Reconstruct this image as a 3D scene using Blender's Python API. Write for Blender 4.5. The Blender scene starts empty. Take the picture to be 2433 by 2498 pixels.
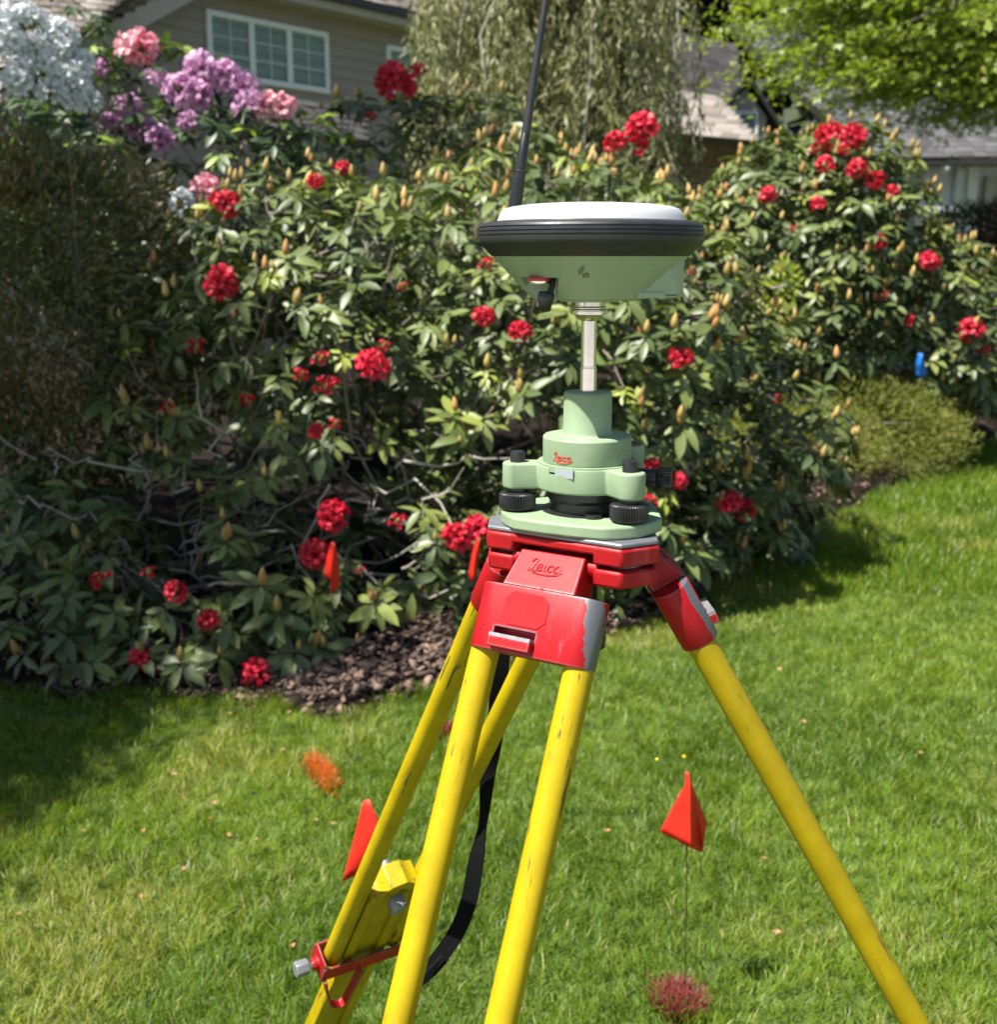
import bpy, math, random
import numpy as np
from mathutils import Vector, Matrix, Quaternion

random.seed(7)
rng = np.random.default_rng(7)
scene = bpy.context.scene
COL = scene.collection
R = math.radians

# ------------------------------------------------------------------ camera, sky, sun, exposure
CAM_H, FPX, IMG_W, IMG_H = 1.5, 2795.0, 2433.0, 2498.0
PITCH = math.atan(619.0 / FPX)
CP, SP = math.cos(PITCH), math.sin(PITCH)
cam_data = bpy.data.cameras.new('camera')
cam = bpy.data.objects.new('camera', cam_data)
COL.objects.link(cam)
cam.location = (0, 0, CAM_H)
cam.rotation_euler = (math.pi / 2 - PITCH, 0, 0)
cam_data.sensor_fit = 'HORIZONTAL'
cam_data.sensor_width = 36.0
cam_data.lens = 36.0 * FPX / IMG_W
cam_data.clip_start = 0.02
cam_data.clip_end = 500
cam_data.dof.use_dof = True
cam_data.dof.focus_distance = 1.02
cam_data.dof.aperture_fstop = 10.5
scene.camera = cam

SUN_AZ, SUN_EL = R(240.0), R(61.0)          # azimuth clockwise from +Y
to_sun = Vector((math.sin(SUN_AZ) * math.cos(SUN_EL), math.cos(SUN_AZ) * math.cos(SUN_EL), math.sin(SUN_EL)))
world = bpy.data.worlds.new('World')
scene.world = world
world.use_nodes = True
wn = world.node_tree
sky = wn.nodes.new('ShaderNodeTexSky')
sky.sky_type = 'NISHITA'
sky.sun_disc = False
sky.sun_elevation = SUN_EL
sky.sun_rotation = SUN_AZ
bgn = wn.nodes['Background']
bgn.inputs['Strength'].default_value = 0.05
wn.links.new(sky.outputs[0], bgn.inputs['Color'])
sun_data = bpy.data.lights.new('sun', 'SUN')
sun_data.energy = 5.0
sun_data.angle = R(0.53)
sun_data.color = (1.0, 0.955, 0.88)
sun = bpy.data.objects.new('sun', sun_data)
COL.objects.link(sun)
sun.rotation_euler = to_sun.to_track_quat('Z', 'Y').to_euler()
sun.location = to_sun * 40
scene.view_settings.view_transform = 'Standard'
scene.view_settings.look = 'None'
scene.view_settings.exposure = 1.35
scene.view_settings.gamma = 1.0
scene.view_settings.use_curve_mapping = False
scene.render.engine = 'CYCLES'


# ------------------------------------------------------------------ measuring helpers
def P(px, py, Y):
    """world point on the photograph's pixel (px, py) at world depth Y"""
    v = (py - IMG_H / 2) / FPX
    t = Y / (CP - v * SP)
    return Vector(((px - IMG_W / 2) / FPX * t, Y, CAM_H - t * (SP + v * CP)))


def G(px, py, z=0.0):
    """point on the ground seen at pixel (px, py)"""
    v = (py - IMG_H / 2) / FPX
    t = (CAM_H - z) / (SP + v * CP)
    return Vector(((px - IMG_W / 2) / FPX * t, t * (CP - v * SP), z))


def project(p):
    """numpy (N,3) -> pixel x, y, depth"""
    x, y, z = p[:, 0], p[:, 1], p[:, 2] - CAM_H
    d = y * CP - z * SP
    d = np.where(d < 0.05, 0.05, d)
    return IMG_W / 2 + FPX * x / d, IMG_H / 2 - FPX * (y * SP + z * CP) / d, d


# ------------------------------------------------------------------ object helpers
WM = {}


def put(o, parent=None, M=None):
    COL.objects.link(o)
    M = M.copy() if M is not None else Matrix.Identity(4)
    WM[o.name] = M
    if parent is not None:
        o.parent = parent
        o.matrix_basis = WM[parent.name].inverted() @ M
    else:
        o.matrix_basis = M
    return o


def tag(o, label=None, cat=None, group=None, kind=None):
    if label: o['label'] = label
    if cat: o['category'] = cat
    if group: o['group'] = group
    if kind: o['kind'] = kind
    return o


def empty(name, loc, label=None, cat=None, group=None, rz=0.0):
    o = bpy.data.objects.new(name, None)
    o.empty_display_size = 0.05
    put(o, None, Matrix.Translation(Vector(loc)) @ Matrix.Rotation(rz, 4, 'Z'))
    return tag(o, label, cat, group)


def frame(origin, x, y, z):
    M = Matrix.Identity(4)
    for i, a in enumerate((x, y, z)):
        for j in range(3):
            M[j][i] = a[j]
    for j in range(3):
        M[j][3] = origin[j]
    return M


class MB:
    """collects geometry; build() links it as ONE mesh object"""

    def __init__(self):
        self.v, self.f = [], []

    def add(self, verts, faces, M=None):
        b = len(self.v)
        for p in verts:
            p = Vector(p)
            self.v.append(tuple(M @ p) if M is not None else tuple(p))
        self.f += [tuple(b + i for i in f) for f in faces]
        return self

    def box(self, c, s, M=None):
        x, y, z = (k / 2 for k in s)
        vs = [(c[0] + i * x, c[1] + j * y, c[2] + k * z) for i in (-1, 1) for j in (-1, 1) for k in (-1, 1)]
        return self.add(vs, [(0, 1, 3, 2), (4, 6, 7, 5), (0, 4, 5, 1), (2, 3, 7, 6), (0, 2, 6, 4), (1, 5, 7, 3)], M)

    def lathe(self, prof, c=(0, 0, 0), n=48, M=None, mod=None, caps=True):
        vs, fs = [], []
        for (r, z) in prof:
            for k in range(n):
                a = 2 * math.pi * k / n
                rr = r if mod is None else mod(r, z, a)
                vs.append((c[0] + rr * math.cos(a), c[1] + rr * math.sin(a), c[2] + z))
        for i in range(len(prof) - 1):
            for k in range(n):
                k2 = (k + 1) % n
                fs.append((i * n + k, i * n + k2, (i + 1) * n + k2, (i + 1) * n + k))
        if caps:
            fs.append(tuple(reversed(range(n))))
            fs.append(tuple((len(prof) - 1) * n + k for k in range(n)))
        up = prof[-1][1] >= prof[0][1]
        if not up:
            fs = [tuple(reversed(f)) for f in fs]
        return self.add(vs, fs, M)

    def prism(self, poly, z0, z1, M=None, shrink=None):
        n = len(poly)
        vs = [(x, y, z0) for x, y in poly] + [(x, y, z1) for x, y in poly]
        fs = [tuple(reversed(range(n))), tuple(range(n, 2 * n))]
        fs += [(i, (i + 1) % n, n + (i + 1) % n, n + i) for i in range(n)]
        return self.add(vs, fs, M)

    def tube(self, pts, radii, n=12, M=None, caps=True):
        pts = [Vector(p) for p in pts]
        if not hasattr(radii, '__len__'): radii = [radii] * len(pts)
        vs, fs = [], []
        ref = None
        for i, p in enumerate(pts):
            d = (pts[min(i + 1, len(pts) - 1)] - pts[max(i - 1, 0)])
            d = d.normalized() if d.length > 1e-9 else Vector((0, 0, 1))
            if ref is None:
                ref = Vector((0, 0, 1)) if abs(d.z) < 0.9 else Vector((1, 0, 0))
                ref = (ref - d * ref.dot(d)).normalized()
            else:
                ref = (ref - d * ref.dot(d))
                ref = ref.normalized() if ref.length > 1e-6 else d.orthogonal().normalized()
            b = d.cross(ref)
            for k in range(n):
                a = 2 * math.pi * k / n
                vs.append(p + (ref * math.cos(a) + b * math.sin(a)) * radii[i])
        for i in range(len(pts) - 1):
            for k in range(n):
                k2 = (k + 1) % n
                fs.append((i * n + k, i * n + k2, (i + 1) * n + k2, (i + 1) * n + k))
        if caps:
            fs.append(tuple(reversed(range(n))))
            fs.append(tuple((len(pts) - 1) * n + k for k in range(n)))
        return self.add(vs, fs, M)

    def ribbon(self, pts, sides, th):
        """strip with thickness; sides = half-width vectors"""
        vs, fs = [], []
        pts = [Vector(p) for p in pts]
        for i, p in enumerate(pts):
            d = (pts[min(i + 1, len(pts) - 1)] - pts[max(i - 1, 0)]).normalized()
            s = Vector(sides[i])
            nn = d.cross(s).normalized() * th / 2
            vs += [p - s - nn, p + s - nn, p + s + nn, p - s + nn]
        for i in range(len(pts) - 1):
            for k in range(4):
                k2 = (k + 1) % 4
                fs.append((i * 4 + k, i * 4 + k2, i * 4 + 4 + k2, i * 4 + 4 + k))
        fs += [(3, 2, 1, 0), tuple(len(vs) - 4 + k for k in range(4))]
        return self.add(vs, fs)

    def mesh(self, name, m, smooth=35):
        me = bpy.data.meshes.new(name)
        me.from_pydata(self.v, [], self.f)
        me.update()
        if m: me.materials.append(m)
        if smooth:
            me.shade_smooth()
            me.set_sharp_from_angle(angle=R(smooth))
        return me

    def build(self, name, m, parent=None, M=None, smooth=35, bevel=0.0, seg=2):
        o = bpy.data.objects.new(name, self.mesh(name, m, smooth))
        put(o, parent, M)
        if bevel:
            b = o.modifiers.new('bevel', 'BEVEL')
            b.width = bevel; b.segments = seg; b.limit_method = 'ANGLE'; b.angle_limit = R(40)
            b.harden_normals = False
        return o


def np_mesh(name, V, Fq, m, attrs=None, smooth=True):
    """big mesh from numpy: V (N,3); Fq = list of (M,k) int arrays"""
    me = bpy.data.meshes.new(name)
    loops, starts, tot = [], [], 0
    for A in Fq:
        if len(A) == 0: continue
        k = A.shape[1]
        starts.append(tot + np.arange(len(A)) * k)
        loops.append(A.reshape(-1)); tot += A.size
    loops = np.concatenate(loops).astype(np.int32); starts = np.concatenate(starts).astype(np.int32)
    me.vertices.add(len(V)); me.vertices.foreach_set('co', np.asarray(V, np.float32).reshape(-1))
    me.loops.add(len(loops)); me.loops.foreach_set('vertex_index', loops)
    me.polygons.add(len(starts)); me.polygons.foreach_set('loop_start', starts)
    if smooth: me.polygons.foreach_set('use_smooth', np.ones(len(starts), bool))
    for an, av in (attrs or {}).items():
        if av.ndim == 1:
            a = me.attributes.new(an, 'FLOAT', 'POINT'); a.data.foreach_set('value', av.astype(np.float32))
        else:
            a = me.attributes.new(an, 'FLOAT_COLOR', 'POINT')
            c4 = np.ones((len(av), 4), np.float32); c4[:, :3] = av
            a.data.foreach_set('color', c4.reshape(-1))
    me.update(calc_edges=True)
    if m: me.materials.append(m)
    return me


def np_obj(name, me, parent=None, M=None):
    return put(bpy.data.objects.new(name, me), parent, M)


# ------------------------------------------------------------------ materials
MATS = {}


class NT:
    def __init__(self, name):
        self.m = bpy.data.materials.new(name); self.m.use_nodes = True
        self.t = self.m.node_tree; self.b = self.t.nodes['Principled BSDF']; self.out = self.t.nodes['Material Output']

    def n(self, typ, **kw):
        nd = self.t.nodes.new('ShaderNode' + typ)
        for k, v in kw.items():
            if k in nd.inputs: nd.inputs[k].default_value = v
            else: setattr(nd, k, v)
        return nd

    def l(self, a, b): self.t.links.new(a, b)

    def noise(self, scale, detail=4, rough=.6, coord='Object', stretch=None):
        tc = self.n('TexCoord'); no = self.n('TexNoise')
        no.inputs['Scale'].default_value = scale; no.inputs['Detail'].default_value = detail
        no.inputs['Roughness'].default_value = rough
        if stretch:
            mp = self.n('Mapping'); mp.inputs['Scale'].default_value = stretch
            self.l(tc.outputs[coord], mp.inputs[0]); self.l(mp.outputs[0], no.inputs['Vector'])
        else:
            self.l(tc.outputs[coord], no.inputs['Vector'])
        return no.outputs['Fac']

    def ramp(self, fac, stops):
        r = self.n('ValToRGB'); el = r.color_ramp.elements
        while len(el) < len(stops): el.new(0.5)
        for e, (p, c) in zip(el, stops):
            e.position = p
            e.color = (*c, 1) if hasattr(c, '__len__') else (c, c, c, 1)
        self.l(fac, r.inputs[0])
        return r.outputs[0]

    def mix(self, fac, a, b, mode='MIX'):
        m = self.n('MixRGB'); m.blend_type = mode
        for i, x in enumerate((fac, a, b)):
            if hasattr(x, 'is_linked') or hasattr(x, 'links'): self.l(x, m.inputs[i])
            elif i == 0: m.inputs[0].default_value = x
            else: m.inputs[i].default_value = (*x, 1)
        return m.outputs[0]

    def math(self, op, a, b=None, clamp=False):
        m = self.n('Math'); m.operation = op; m.use_clamp = clamp
        for i, x in enumerate((a, b)):
            if x is None: continue
            if hasattr(x, 'links'): self.l(x, m.inputs[i])
            else: m.inputs[i].default_value = x
        return m.outputs[0]

    def bump(self, h, strength=.3, dist=.002):
        b = self.n('Bump'); b.inputs['Strength'].default_value = strength; b.inputs['Distance'].default_value = dist
        self.l(h, b.inputs['Height']); self.l(b.outputs[0], self.b.inputs['Normal'])
        return b

    def set(self, **kw):
        names = dict(rough='Roughness', metal='Metallic', spec='Specular IOR Level', base='Base Color', coat='Coat Weight', coatr='Coat Roughness')
        for k, v in kw.items():
            i = self.b.inputs[names[k]]
            if hasattr(v, 'links'): self.l(v, i)
            elif k == 'base': i.default_value = (*v, 1)
            else: i.default_value = v
        return self

    def done(self, key):
        MATS[key] = self.m
        return self.m


def simple(key, base, rough=.5, metal=0., spec=.5, var=.12, scale=30., bump=0., bscale=200., bdist=.001, stretch=None):
    t = NT(key)
    n = t.noise(scale, 5, .65, stretch=stretch)
    lo = tuple(c * (1 - var) for c in base); hi = tuple(min(1, c * (1 + var)) for c in base)
    t.set(base=t.ramp(n, [(.3, lo), (.7, hi)]), metal=metal, spec=spec)
    t.set(rough=t.ramp(t.noise(scale * 2.3, 4), [(.3, max(0, rough - .07)), (.7, min(1, rough + .07))]))
    if bump: t.bump(t.noise(bscale, 4), bump, bdist)
    return t.done(key)


def painted(key, base, rough, under=(.15, .155, .165), edge=.0022, lo=.50, hi=.56, scale=70., stripe=None, scuff=.0, bump=.12, specks=False):
    """paint over metal, rubbed off along the edges"""
    t = NT(key)
    n = t.noise(22, 5, .6)
    col = t.ramp(n, [(.3, tuple(c * .80 for c in base)), (.7, tuple(min(1, c * 1.08) for c in base))])
    if scuff:
        sc = t.ramp(t.noise(35, 6, .7, stretch=(1, 1, .25)), [(.58, 0.), (.75, scuff)])
        col = t.mix(sc, col, tuple(min(1, .45 + .5 * c) for c in base))
    bv = t.n('Bevel', samples=6); bv.inputs['Radius'].default_value = edge
    ge = t.n('NewGeometry')
    dp = t.n('VectorMath'); dp.operation = 'DOT_PRODUCT'
    t.l(bv.outputs[0], dp.inputs[0]); t.l(ge.outputs['Normal'], dp.inputs[1])
    e = t.math('SUBTRACT', 1.0, dp.outputs['Value'])
    e = t.math('MULTIPLY', e, 9.0, True)
    wear = t.math('MULTIPLY', e, t.noise(scale, 5, .7))
    m = t.ramp(t.math('ADD', wear, t.math('MULTIPLY', t.noise(scale * .5, 4, .7), .25)), [(lo - .03, 0.), (hi - .03, 1.)])
    if stripe:
        # bare-metal band along one corner of the casting (local x between two values, ragged)
        tc = t.n('TexCoord'); sx = t.n('SeparateXYZ'); t.l(tc.outputs['Object'], sx.inputs[0])
        xx = t.math('ADD', sx.outputs[stripe[2]], t.math('MULTIPLY', t.math('SUBTRACT', t.noise(55, 5, .75), .5), stripe[3]))
        if len(stripe) > 4:
            xx = t.math('ADD', xx, t.math('MULTIPLY', sx.outputs[2 if stripe[2] != 2 else 1], stripe[4]))
        a = t.math('GREATER_THAN', xx, stripe[0]); b = t.math('LESS_THAN', xx, stripe[1])
        ss = t.math('MULTIPLY', a, b)
        m = t.math('MAXIMUM', m, ss)
    if specks:
        sp = t.ramp(t.noise(160, 3, .6, stretch=(1, 1, .12)), [(.615, 0.), (.65, 1.)])
        sp = t.math('MULTIPLY', sp, t.ramp(t.noise(9, 2), [(.47, 0.), (.55, 1.)]))
        m = t.math('MAXIMUM', m, sp)
    t.set(base=t.mix(m, col, under), spec=.3)
    t.set(rough=t.mix(m, (rough,) * 3, (.42,) * 3), metal=t.math('MULTIPLY', m, 0. if specks else .55))
    if bump: t.bump(t.noise(320, 4), bump, .0006)
    return t.done(key)


painted('red_paint', (.315, .002, .005), .5, scuff=.09, lo=.50, hi=.54, edge=.0045)
painted('red_cast', (.315, .002, .006), .5, lo=.50, hi=.54, edge=.0045, scuff=.10)
painted('green_paint', (.235, .32, .195), .54, under=(.36, .42, .34), lo=.70, hi=.78, bump=.22, scuff=.10)
painted('yellow_paint', (.38, .28, .002), .45, under=(.12, .09, .02), edge=.0008, lo=.8, hi=.85, specks=True, bump=.08)
simple('receiver_green', (.245, .315, .205), .42, var=.05, bump=.06, bscale=500, bdist=.0004)
simple('radome_white', (.44, .45, .46), .32, var=.03, scale=12)
simple('rubber_black', (.017, .018, .020), .48, var=.3, scale=40, bump=.12, bscale=300, bdist=.0004)
simple('plastic_black', (.013, .013, .014), .38, var=.3, scale=60)
simple('dark_print', (.015, .017, .016), .6)
simple('red_print', (.42, .035, .02), .5)
simple('steel', (.66, .62, .60), .17, metal=1., var=.04, scale=25, stretch=(1, 1, .03))
simple('red_plain', (.315, .002, .006), .5, spec=.3, var=.08)
simple('bounce_pale', (.36, .35, .335), .9, var=.12, scale=2)  # for the added reflector sheet behind the camera
simple('cast_metal', (.27, .275, .29), .45, metal=.6, var=.18, scale=45, bump=.25, bscale=180)
simple('plate_grey', (.19, .20, .22), .45, metal=.5, var=.25, scale=28, bump=.2, bscale=150)
simple('webbing', (.004, .004, .0045), .95, spec=.12, var=.25, scale=90, bump=.5, bscale=900, bdist=.0006)
simple('label_white', (.27, .31, .33), .4, var=.05)
simple('wire', (.06, .06, .06), .5, metal=.8)


def flag_mat(key, base):
    t = NT(key)
    t.set(base=base, rough=.42)
    tr = t.n('BsdfTranslucent'); tr.inputs[0].default_value = (*base, 1)
    mx = t.n('MixShader'); mx.inputs[0].default_value = .35
    t.l(t.b.outputs[0], mx.inputs[1]); t.l(tr.outputs[0], mx.inputs[2]); t.l(mx.outputs[0], t.out.inputs[0])
    t.bump(t.noise(60, 3), .15, .003)
    return t.done(key)


flag_mat('flag_red', (.85, .035, .02)); flag_mat('flag_blue', (.02, .22, .72))


def foliage(key, stops, rough=.4, trans=.25, spec=.5, tcol=None, noise_scale=None, coat=0.):
    """leaf material: colour by a per-leaf random value"""
    t = NT(key)
    at = t.n('Attribute'); at.attribute_name = 'rnd'
    f = at.outputs['Fac']
    if noise_scale:
        f = t.math('ADD', t.math('MULTIPLY', f, .55), t.math('MULTIPLY', t.ramp(t.noise(noise_scale, 3, coord='Object'), [(.35, 0.), (.65, 1.)]), .45))
    c = t.ramp(f, stops)
    t.set(base=c, rough=rough, spec=spec, coat=coat, coatr=.35)
    if trans:
        tr = t.n('BsdfTranslucent')
        tm = t.mix(1.0, c, tcol or (1.5, 1.6, .6), 'MULTIPLY')
        t.l(tm, tr.inputs[0])
        mx = t.n('MixShader'); mx.inputs[0].default_value = trans
        t.l(t.b.outputs[0], mx.inputs[1]); t.l(tr.outputs[0], mx.inputs[2]); t.l(mx.outputs[0], t.out.inputs[0])
    return t.done(key)


foliage('rhodo_leaf', [(0., (.050, .076, .024)), (.45, (.098, .132, .038)), (.8, (.150, .182, .052)), (.93, (.19, .23, .05)), (1., (.28, .32, .04))], rough=.46, trans=.12, spec=.5)
foliage('pink_leaf', [(0., (.03, .06, .02)), (.6, (.05, .09, .03)), (.85, (.10, .16, .03)), (1., (.26, .36, .03))], rough=.45, trans=.2)
foliage('pieris_leaf', [(0., (.06, .075, .025)), (.45, (.11, .115, .035)), (.7, (.17, .125, .04)), (.88, (.23, .11, .05)), (1., (.30, .25, .05))], rough=.5, trans=.15)
foliage('heather_leaf', [(0., (.13, .17, .025)), (.5, (.215, .235, .04)), (.85, (.28, .26, .06)), (1., (.34, .23, .10))], rough=.6, trans=.3)
foliage('weeping_leaf', [(0., (.12, .135, .055)), (.5, (.19, .20, .085)), (1., (.27, .27, .13))], rough=.6, trans=.2)
foliage('maple_leaf', [(0., (.14, .19, .022)), (.5, (.22, .28, .035)), (1., (.30, .35, .06))], rough=.45, trans=.38)
foliage('conifer_leaf', [(0., (.012, .022, .012)), (1., (.03, .045, .02))], rough=.7, trans=0)
foliage('hedge_leaf', [(0., (.02, .05, .014)), (1., (.045, .085, .025))], rough=.5, trans=.15)
foliage('purple_leaf', [(0., (.04, .016, .014)), (.7, (.07, .028, .02)), (1., (.12, .05, .03))], rough=.5, trans=.2)
foliage('bud_mat', [(0., (.22, .17, .055)), (.6, (.36, .255, .075)), (.85, (.42, .29, .08)), (1., (.34, .14, .05))], rough=.6, trans=.0)
foliage('red_petal', [(0., (.30, .004, .018)), (.5, (.50, .006, .026)), (1., (.66, .02, .06))], rough=.5, trans=.25, tcol=(1.3, .8, .9))
foliage('purple_petal', [(0., (.30, .05, .20)), (.35, (.50, .25, .44)), (.7, (.62, .37, .55)), (1., (.74, .52, .68))], rough=.5, trans=.3, tcol=(1.1, 1, 1.1))
foliage('pink_petal', [(0., (.50, .10, .16)), (.4, (.74, .30, .38)), (1., (.85, .56, .60))], rough=.5, trans=.3, tcol=(1.1, 1, 1))
foliage('white_petal', [(0., (.5, .56, .5)), (.4, (.66, .7, .72)), (1., (.82, .84, .86))], rough=.5, trans=.3, tcol=(1, 1, 1))
foliage('bark_chip', [(0., (.03, .019, .014)), (.5, (.085, .052, .038)), (.85, (.17, .115, .09)), (1., (.27, .17, .11))], rough=.8, trans=0)
foliage('moss', [(0., (.06, .06, .012)), (1., (.12, .10, .02))], rough=.9, trans=0)
simple('branch_bark', (.19, .155, .13), .8, var=.45, scale=25, bump=.6, bscale=60, bdist=.004)
simple('pale_bark', (.34, .31, .27), .8, var=.3, scale=20, bump=.5, bscale=50, bdist=.004)
simple('soil', (.016, .011, .009), .97, spec=.08, var=.5, scale=9, bump=.8, bscale=45, bdist=.02)


def grass_material():
    t = NT('grass')
    at = t.n('Attribute'); at.attribute_name = 'gcol'
    c = at.outputs['Color']
    t.set(base=c, rough=.45, spec=.45)
    tr = t.n('BsdfTranslucent'); t.l(t.mix(1.0, c, (1.45, 1.5, .6), 'MULTIPLY'), tr.inputs[0])
    mx = t.n('MixShader'); mx.inputs[0].default_value = .42
    t.l(t.b.outputs[0], mx.inputs[1]); t.l(tr.outputs[0], mx.inputs[2]); t.l(mx.outputs[0], t.out.inputs[0])
    return t.done('grass')


grass_material()
t_ = NT('lawn_base')
t_.set(base=t_.ramp(t_.noise(3.0, 6, .7), [(.3, (.04, .075, .008)), (.55, (.065, .105, .012)), (.75, (.11, .12, .03))]), rough=.9)
t_.bump(t_.noise(60, 4), .7, .02); t_.done('lawn_base')


# ================================================================== THE SETTING: ground
EDGE = np.array([(-9, 4.5), (-3, 4.05), (-2, 3.92), (-1.33, 3.80), (-.54, 3.66), (0, 4.02), (.48, 4.46), (1.0, 5.15), (1.71, 6.3),
                 (2.6, 7.45), (3.4, 8.5), (4.25, 9.7), (5.2, 12), (6.2, 15)])


def edge_y(x):
    x = np.asarray(x, float)
    return np.interp(x, EDGE[:, 0], EDGE[:, 1]) + .05 * np.sin(x * 5.1 + 1) + .035 * np.sin(x * 13.7) + .02 * np.sin(x * 31)


def ground_sheet(name, z, x0, x1, y0, y1, mat, label=None):
    mb = MB().add([(x0, y0, z), (x1, y0, z), (x1, y1, z), (x0, y1, z)], [(0, 1, 2, 3)])
    o = mb.build(name, MATS[mat], smooth=0)
    return tag(o, label, kind='structure')


ground_sheet('ground', -.012, -150, 150, -60, 260, 'lawn_base')
ground_sheet('bounce_sheet', -.006, -40, 40, -40, -1.6, 'bounce_pale')  # unseen pale sheet added for neutral reflections in the steel and some bounce
# the planting bed: a slightly mounded sheet behind the lawn's edge
xs = np.concatenate([np.linspace(-9, -3, 13), np.linspace(-2.9, 6.2, 120)])
mb = MB(); vs = []; fs = []
NB = 26
for x in xs:
    ye = float(edge_y(x))
    for j in range(NB):
        t = j / (NB - 1)
        y = ye - .03 + (13.5 - min(ye, 12.5)) * t ** 1.6
        z = .004 + .05 * min(1, t * 9) + .02 * math.sin(x * 7 + y * 5) * min(1, t * 6) + .22 * min(1, t * 1.3)
        vs.append((x, y, z))
for i in range(len(xs) - 1):
    for j in range(NB - 1):
        fs.append((i * NB + j, (i + 1) * NB + j, (i + 1) * NB + j + 1, i * NB + j + 1))
tag(mb.add(vs, fs).build('planting_bed', MATS['soil'], smooth=80), kind='structure')


# ---- lawn grass
def vnoise(x, y, s, seed):
    """smooth value noise"""
    r = np.random.default_rng(seed); T = r.random((64, 64))
    u, v = x / s, y / s
    iu, iv = np.floor(u).astype(int), np.floor(v).astype(int); fu, fv = u - iu, v - iv
    fu, fv = fu * fu * (3 - 2 * fu), fv * fv * (3 - 2 * fv)
    g = lambda a, b: T[a % 64, b % 64]
    return (g(iu, iv) * (1 - fu) + g(iu + 1, iv) * fu) * (1 - fv) + (g(iu, iv + 1) * (1 - fu) + g(iu + 1, iv + 1) * fu) * fv


def blades(x, y, h, w, lean, az, col, tri, z0=0.0):
    """grass blades as numpy; tri = single triangles (far)"""
    n = len(x)
    face = az + rng.normal(0, .9, n) + math.pi / 2
    wx, wy = np.cos(face) * w / 2, np.sin(face) * w / 2
    lx, ly = np.cos(az) * lean * h, np.sin(az) * lean * h
    hz = h * np.sqrt(np.clip(1 - lean ** 2 * .6, .1, 1))
    z = np.zeros(n) + z0
    a = np.stack([x - wx, y - wy, z], 1); b = np.stack([x + wx, y + wy, z], 1)
    tip = np.stack([x + lx, y + ly, z + hz], 1)
    if tri:
        V = np.stack([a, b, tip], 1).reshape(-1, 3); k = np.arange(n)[:, None] * 3
        return V, [k + np.array([0, 1, 2])], np.repeat(col, 3, 0)
    m1 = np.stack([x + lx * .3 - wx * .85, y + ly * .3 - wy * .85, z + hz * .6], 1)
    m2 = np.stack([x + lx * .3 + wx * .85, y + ly * .3 + wy * .85, z + hz * .6], 1)
    V = np.stack([a, b, m2, m1, tip], 1).reshape(-1, 3); k = np.arange(n)[:, None] * 5
    return V, [k + np.array([0, 1, 2, 3]), k + np.array([3, 2, 4])], np.repeat(col, 5, 0)


PAINT = []   # (centre, half-length axis, half-width, angle) of sprayed spots, the grass there is painted blades


def grass_colour(x, y):
    n1 = vnoise(x + 20, y, .55, 1) * .6 + vnoise(x + 20, y, .16, 2) * .4
    n2 = vnoise(x + 40, y + 9, .8, 3) * .55 + vnoise(x, y + 30, .22, 4) * .45
    n = len(x)
    c0 = np.array([.092, .160, .007]); c1 = np.array([.170, .245, .012]); c2 = np.array([.285, .275, .075]); c3 = np.array([.40, .34, .15])
    f = np.clip((n1 - .25) * 1.9 + rng.normal(0, .22, n), 0, 1)[:, None]
    c = c0 * (1 - f) + c1 * f
    near_bed = np.clip(1 - (edge_y(x) - y) / .45, 0, 1) * .35
    dry = np.clip((n2 - .50) * 4.2 + near_bed, 0, 1)
    isdry = (rng.random(n) < .05 + .72 * dry)[:, None]
    c = np.where(isdry, c2 * (1 - .5 * rng.random((n, 1))) + c1 * .35, c)
    straw = (rng.random(n) < .012 + .06 * dry)[:, None]
    c = np.where(straw, c3, c)
    cool = (rng.random(n) < .16)[:, None]
    c = np.where(cool & ~isdry, c * np.array([.85, 1.0, 1.9]), c)
    return c * (.82 + .36 * rng.random((n, 1)))


def sample_lawn(n, x0, x1, y0, y1, dens):
    x = rng.uniform(x0, x1, n); y = rng.uniform(y0, y1, n)
    lim = .62 * np.maximum(y, 1.5) + .9
    keep = (y < edge_y(x) - .0 + rng.normal(0, .03, n)) & (np.abs(x) < lim) & (rng.random(n) < dens(x, y))
    return x[keep], y[keep]


Vs, Fs, Cs, off = [], [[], []], [], 0


def add_blades(res):
    global off
    V, F, C = res
    Vs.append(V); Cs.append(C)
    for A in F: Fs[0 if A.shape[1] == 4 else 1].append(A + off)
    off += len(V)


# near lawn: clumped blades
x, y = sample_lawn(980000, -4.2, 4.2, .9, 5.2, lambda x, y: np.clip(np.where(y < 1.75, .28, (2.35 / y) ** 1.25), 0, 1) * (.55 + .9 * (vnoise(x, y, .035, 11) > .42)))
n = len(x)
tuft = vnoise(x, y, .06, 12) * 2 * math.pi * 2
az = tuft + rng.normal(0, .9, n)
h = (.016 + .020 * vnoise(x, y, .3, 13) + .014 * rng.random(n)) * (1 + .5 * np.clip(1 - (edge_y(x) - y) / .15, 0, 1))
lean = np.clip(.35 + .6 * rng.random(n), 0, .96)
add_blades(blades(x, y, h, .0018 + .0015 * rng.random(n), lean, az, grass_colour(x, y), False))
n_near = n
# longer stray blades
x, y = sample_lawn(9000, -2.5, 2.5, 1.5, 4.5, lambda x, y: np.ones_like(x) * .8)
n = len(x)
add_blades(blades(x, y, .038 + .03 * rng.random(n), np.full(n, .0026), np.clip(.5 + .4 * rng.random(n), 0, .95), rng.uniform(0, 6.28, n), grass_colour(x, y) * 1.12, False))
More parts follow.
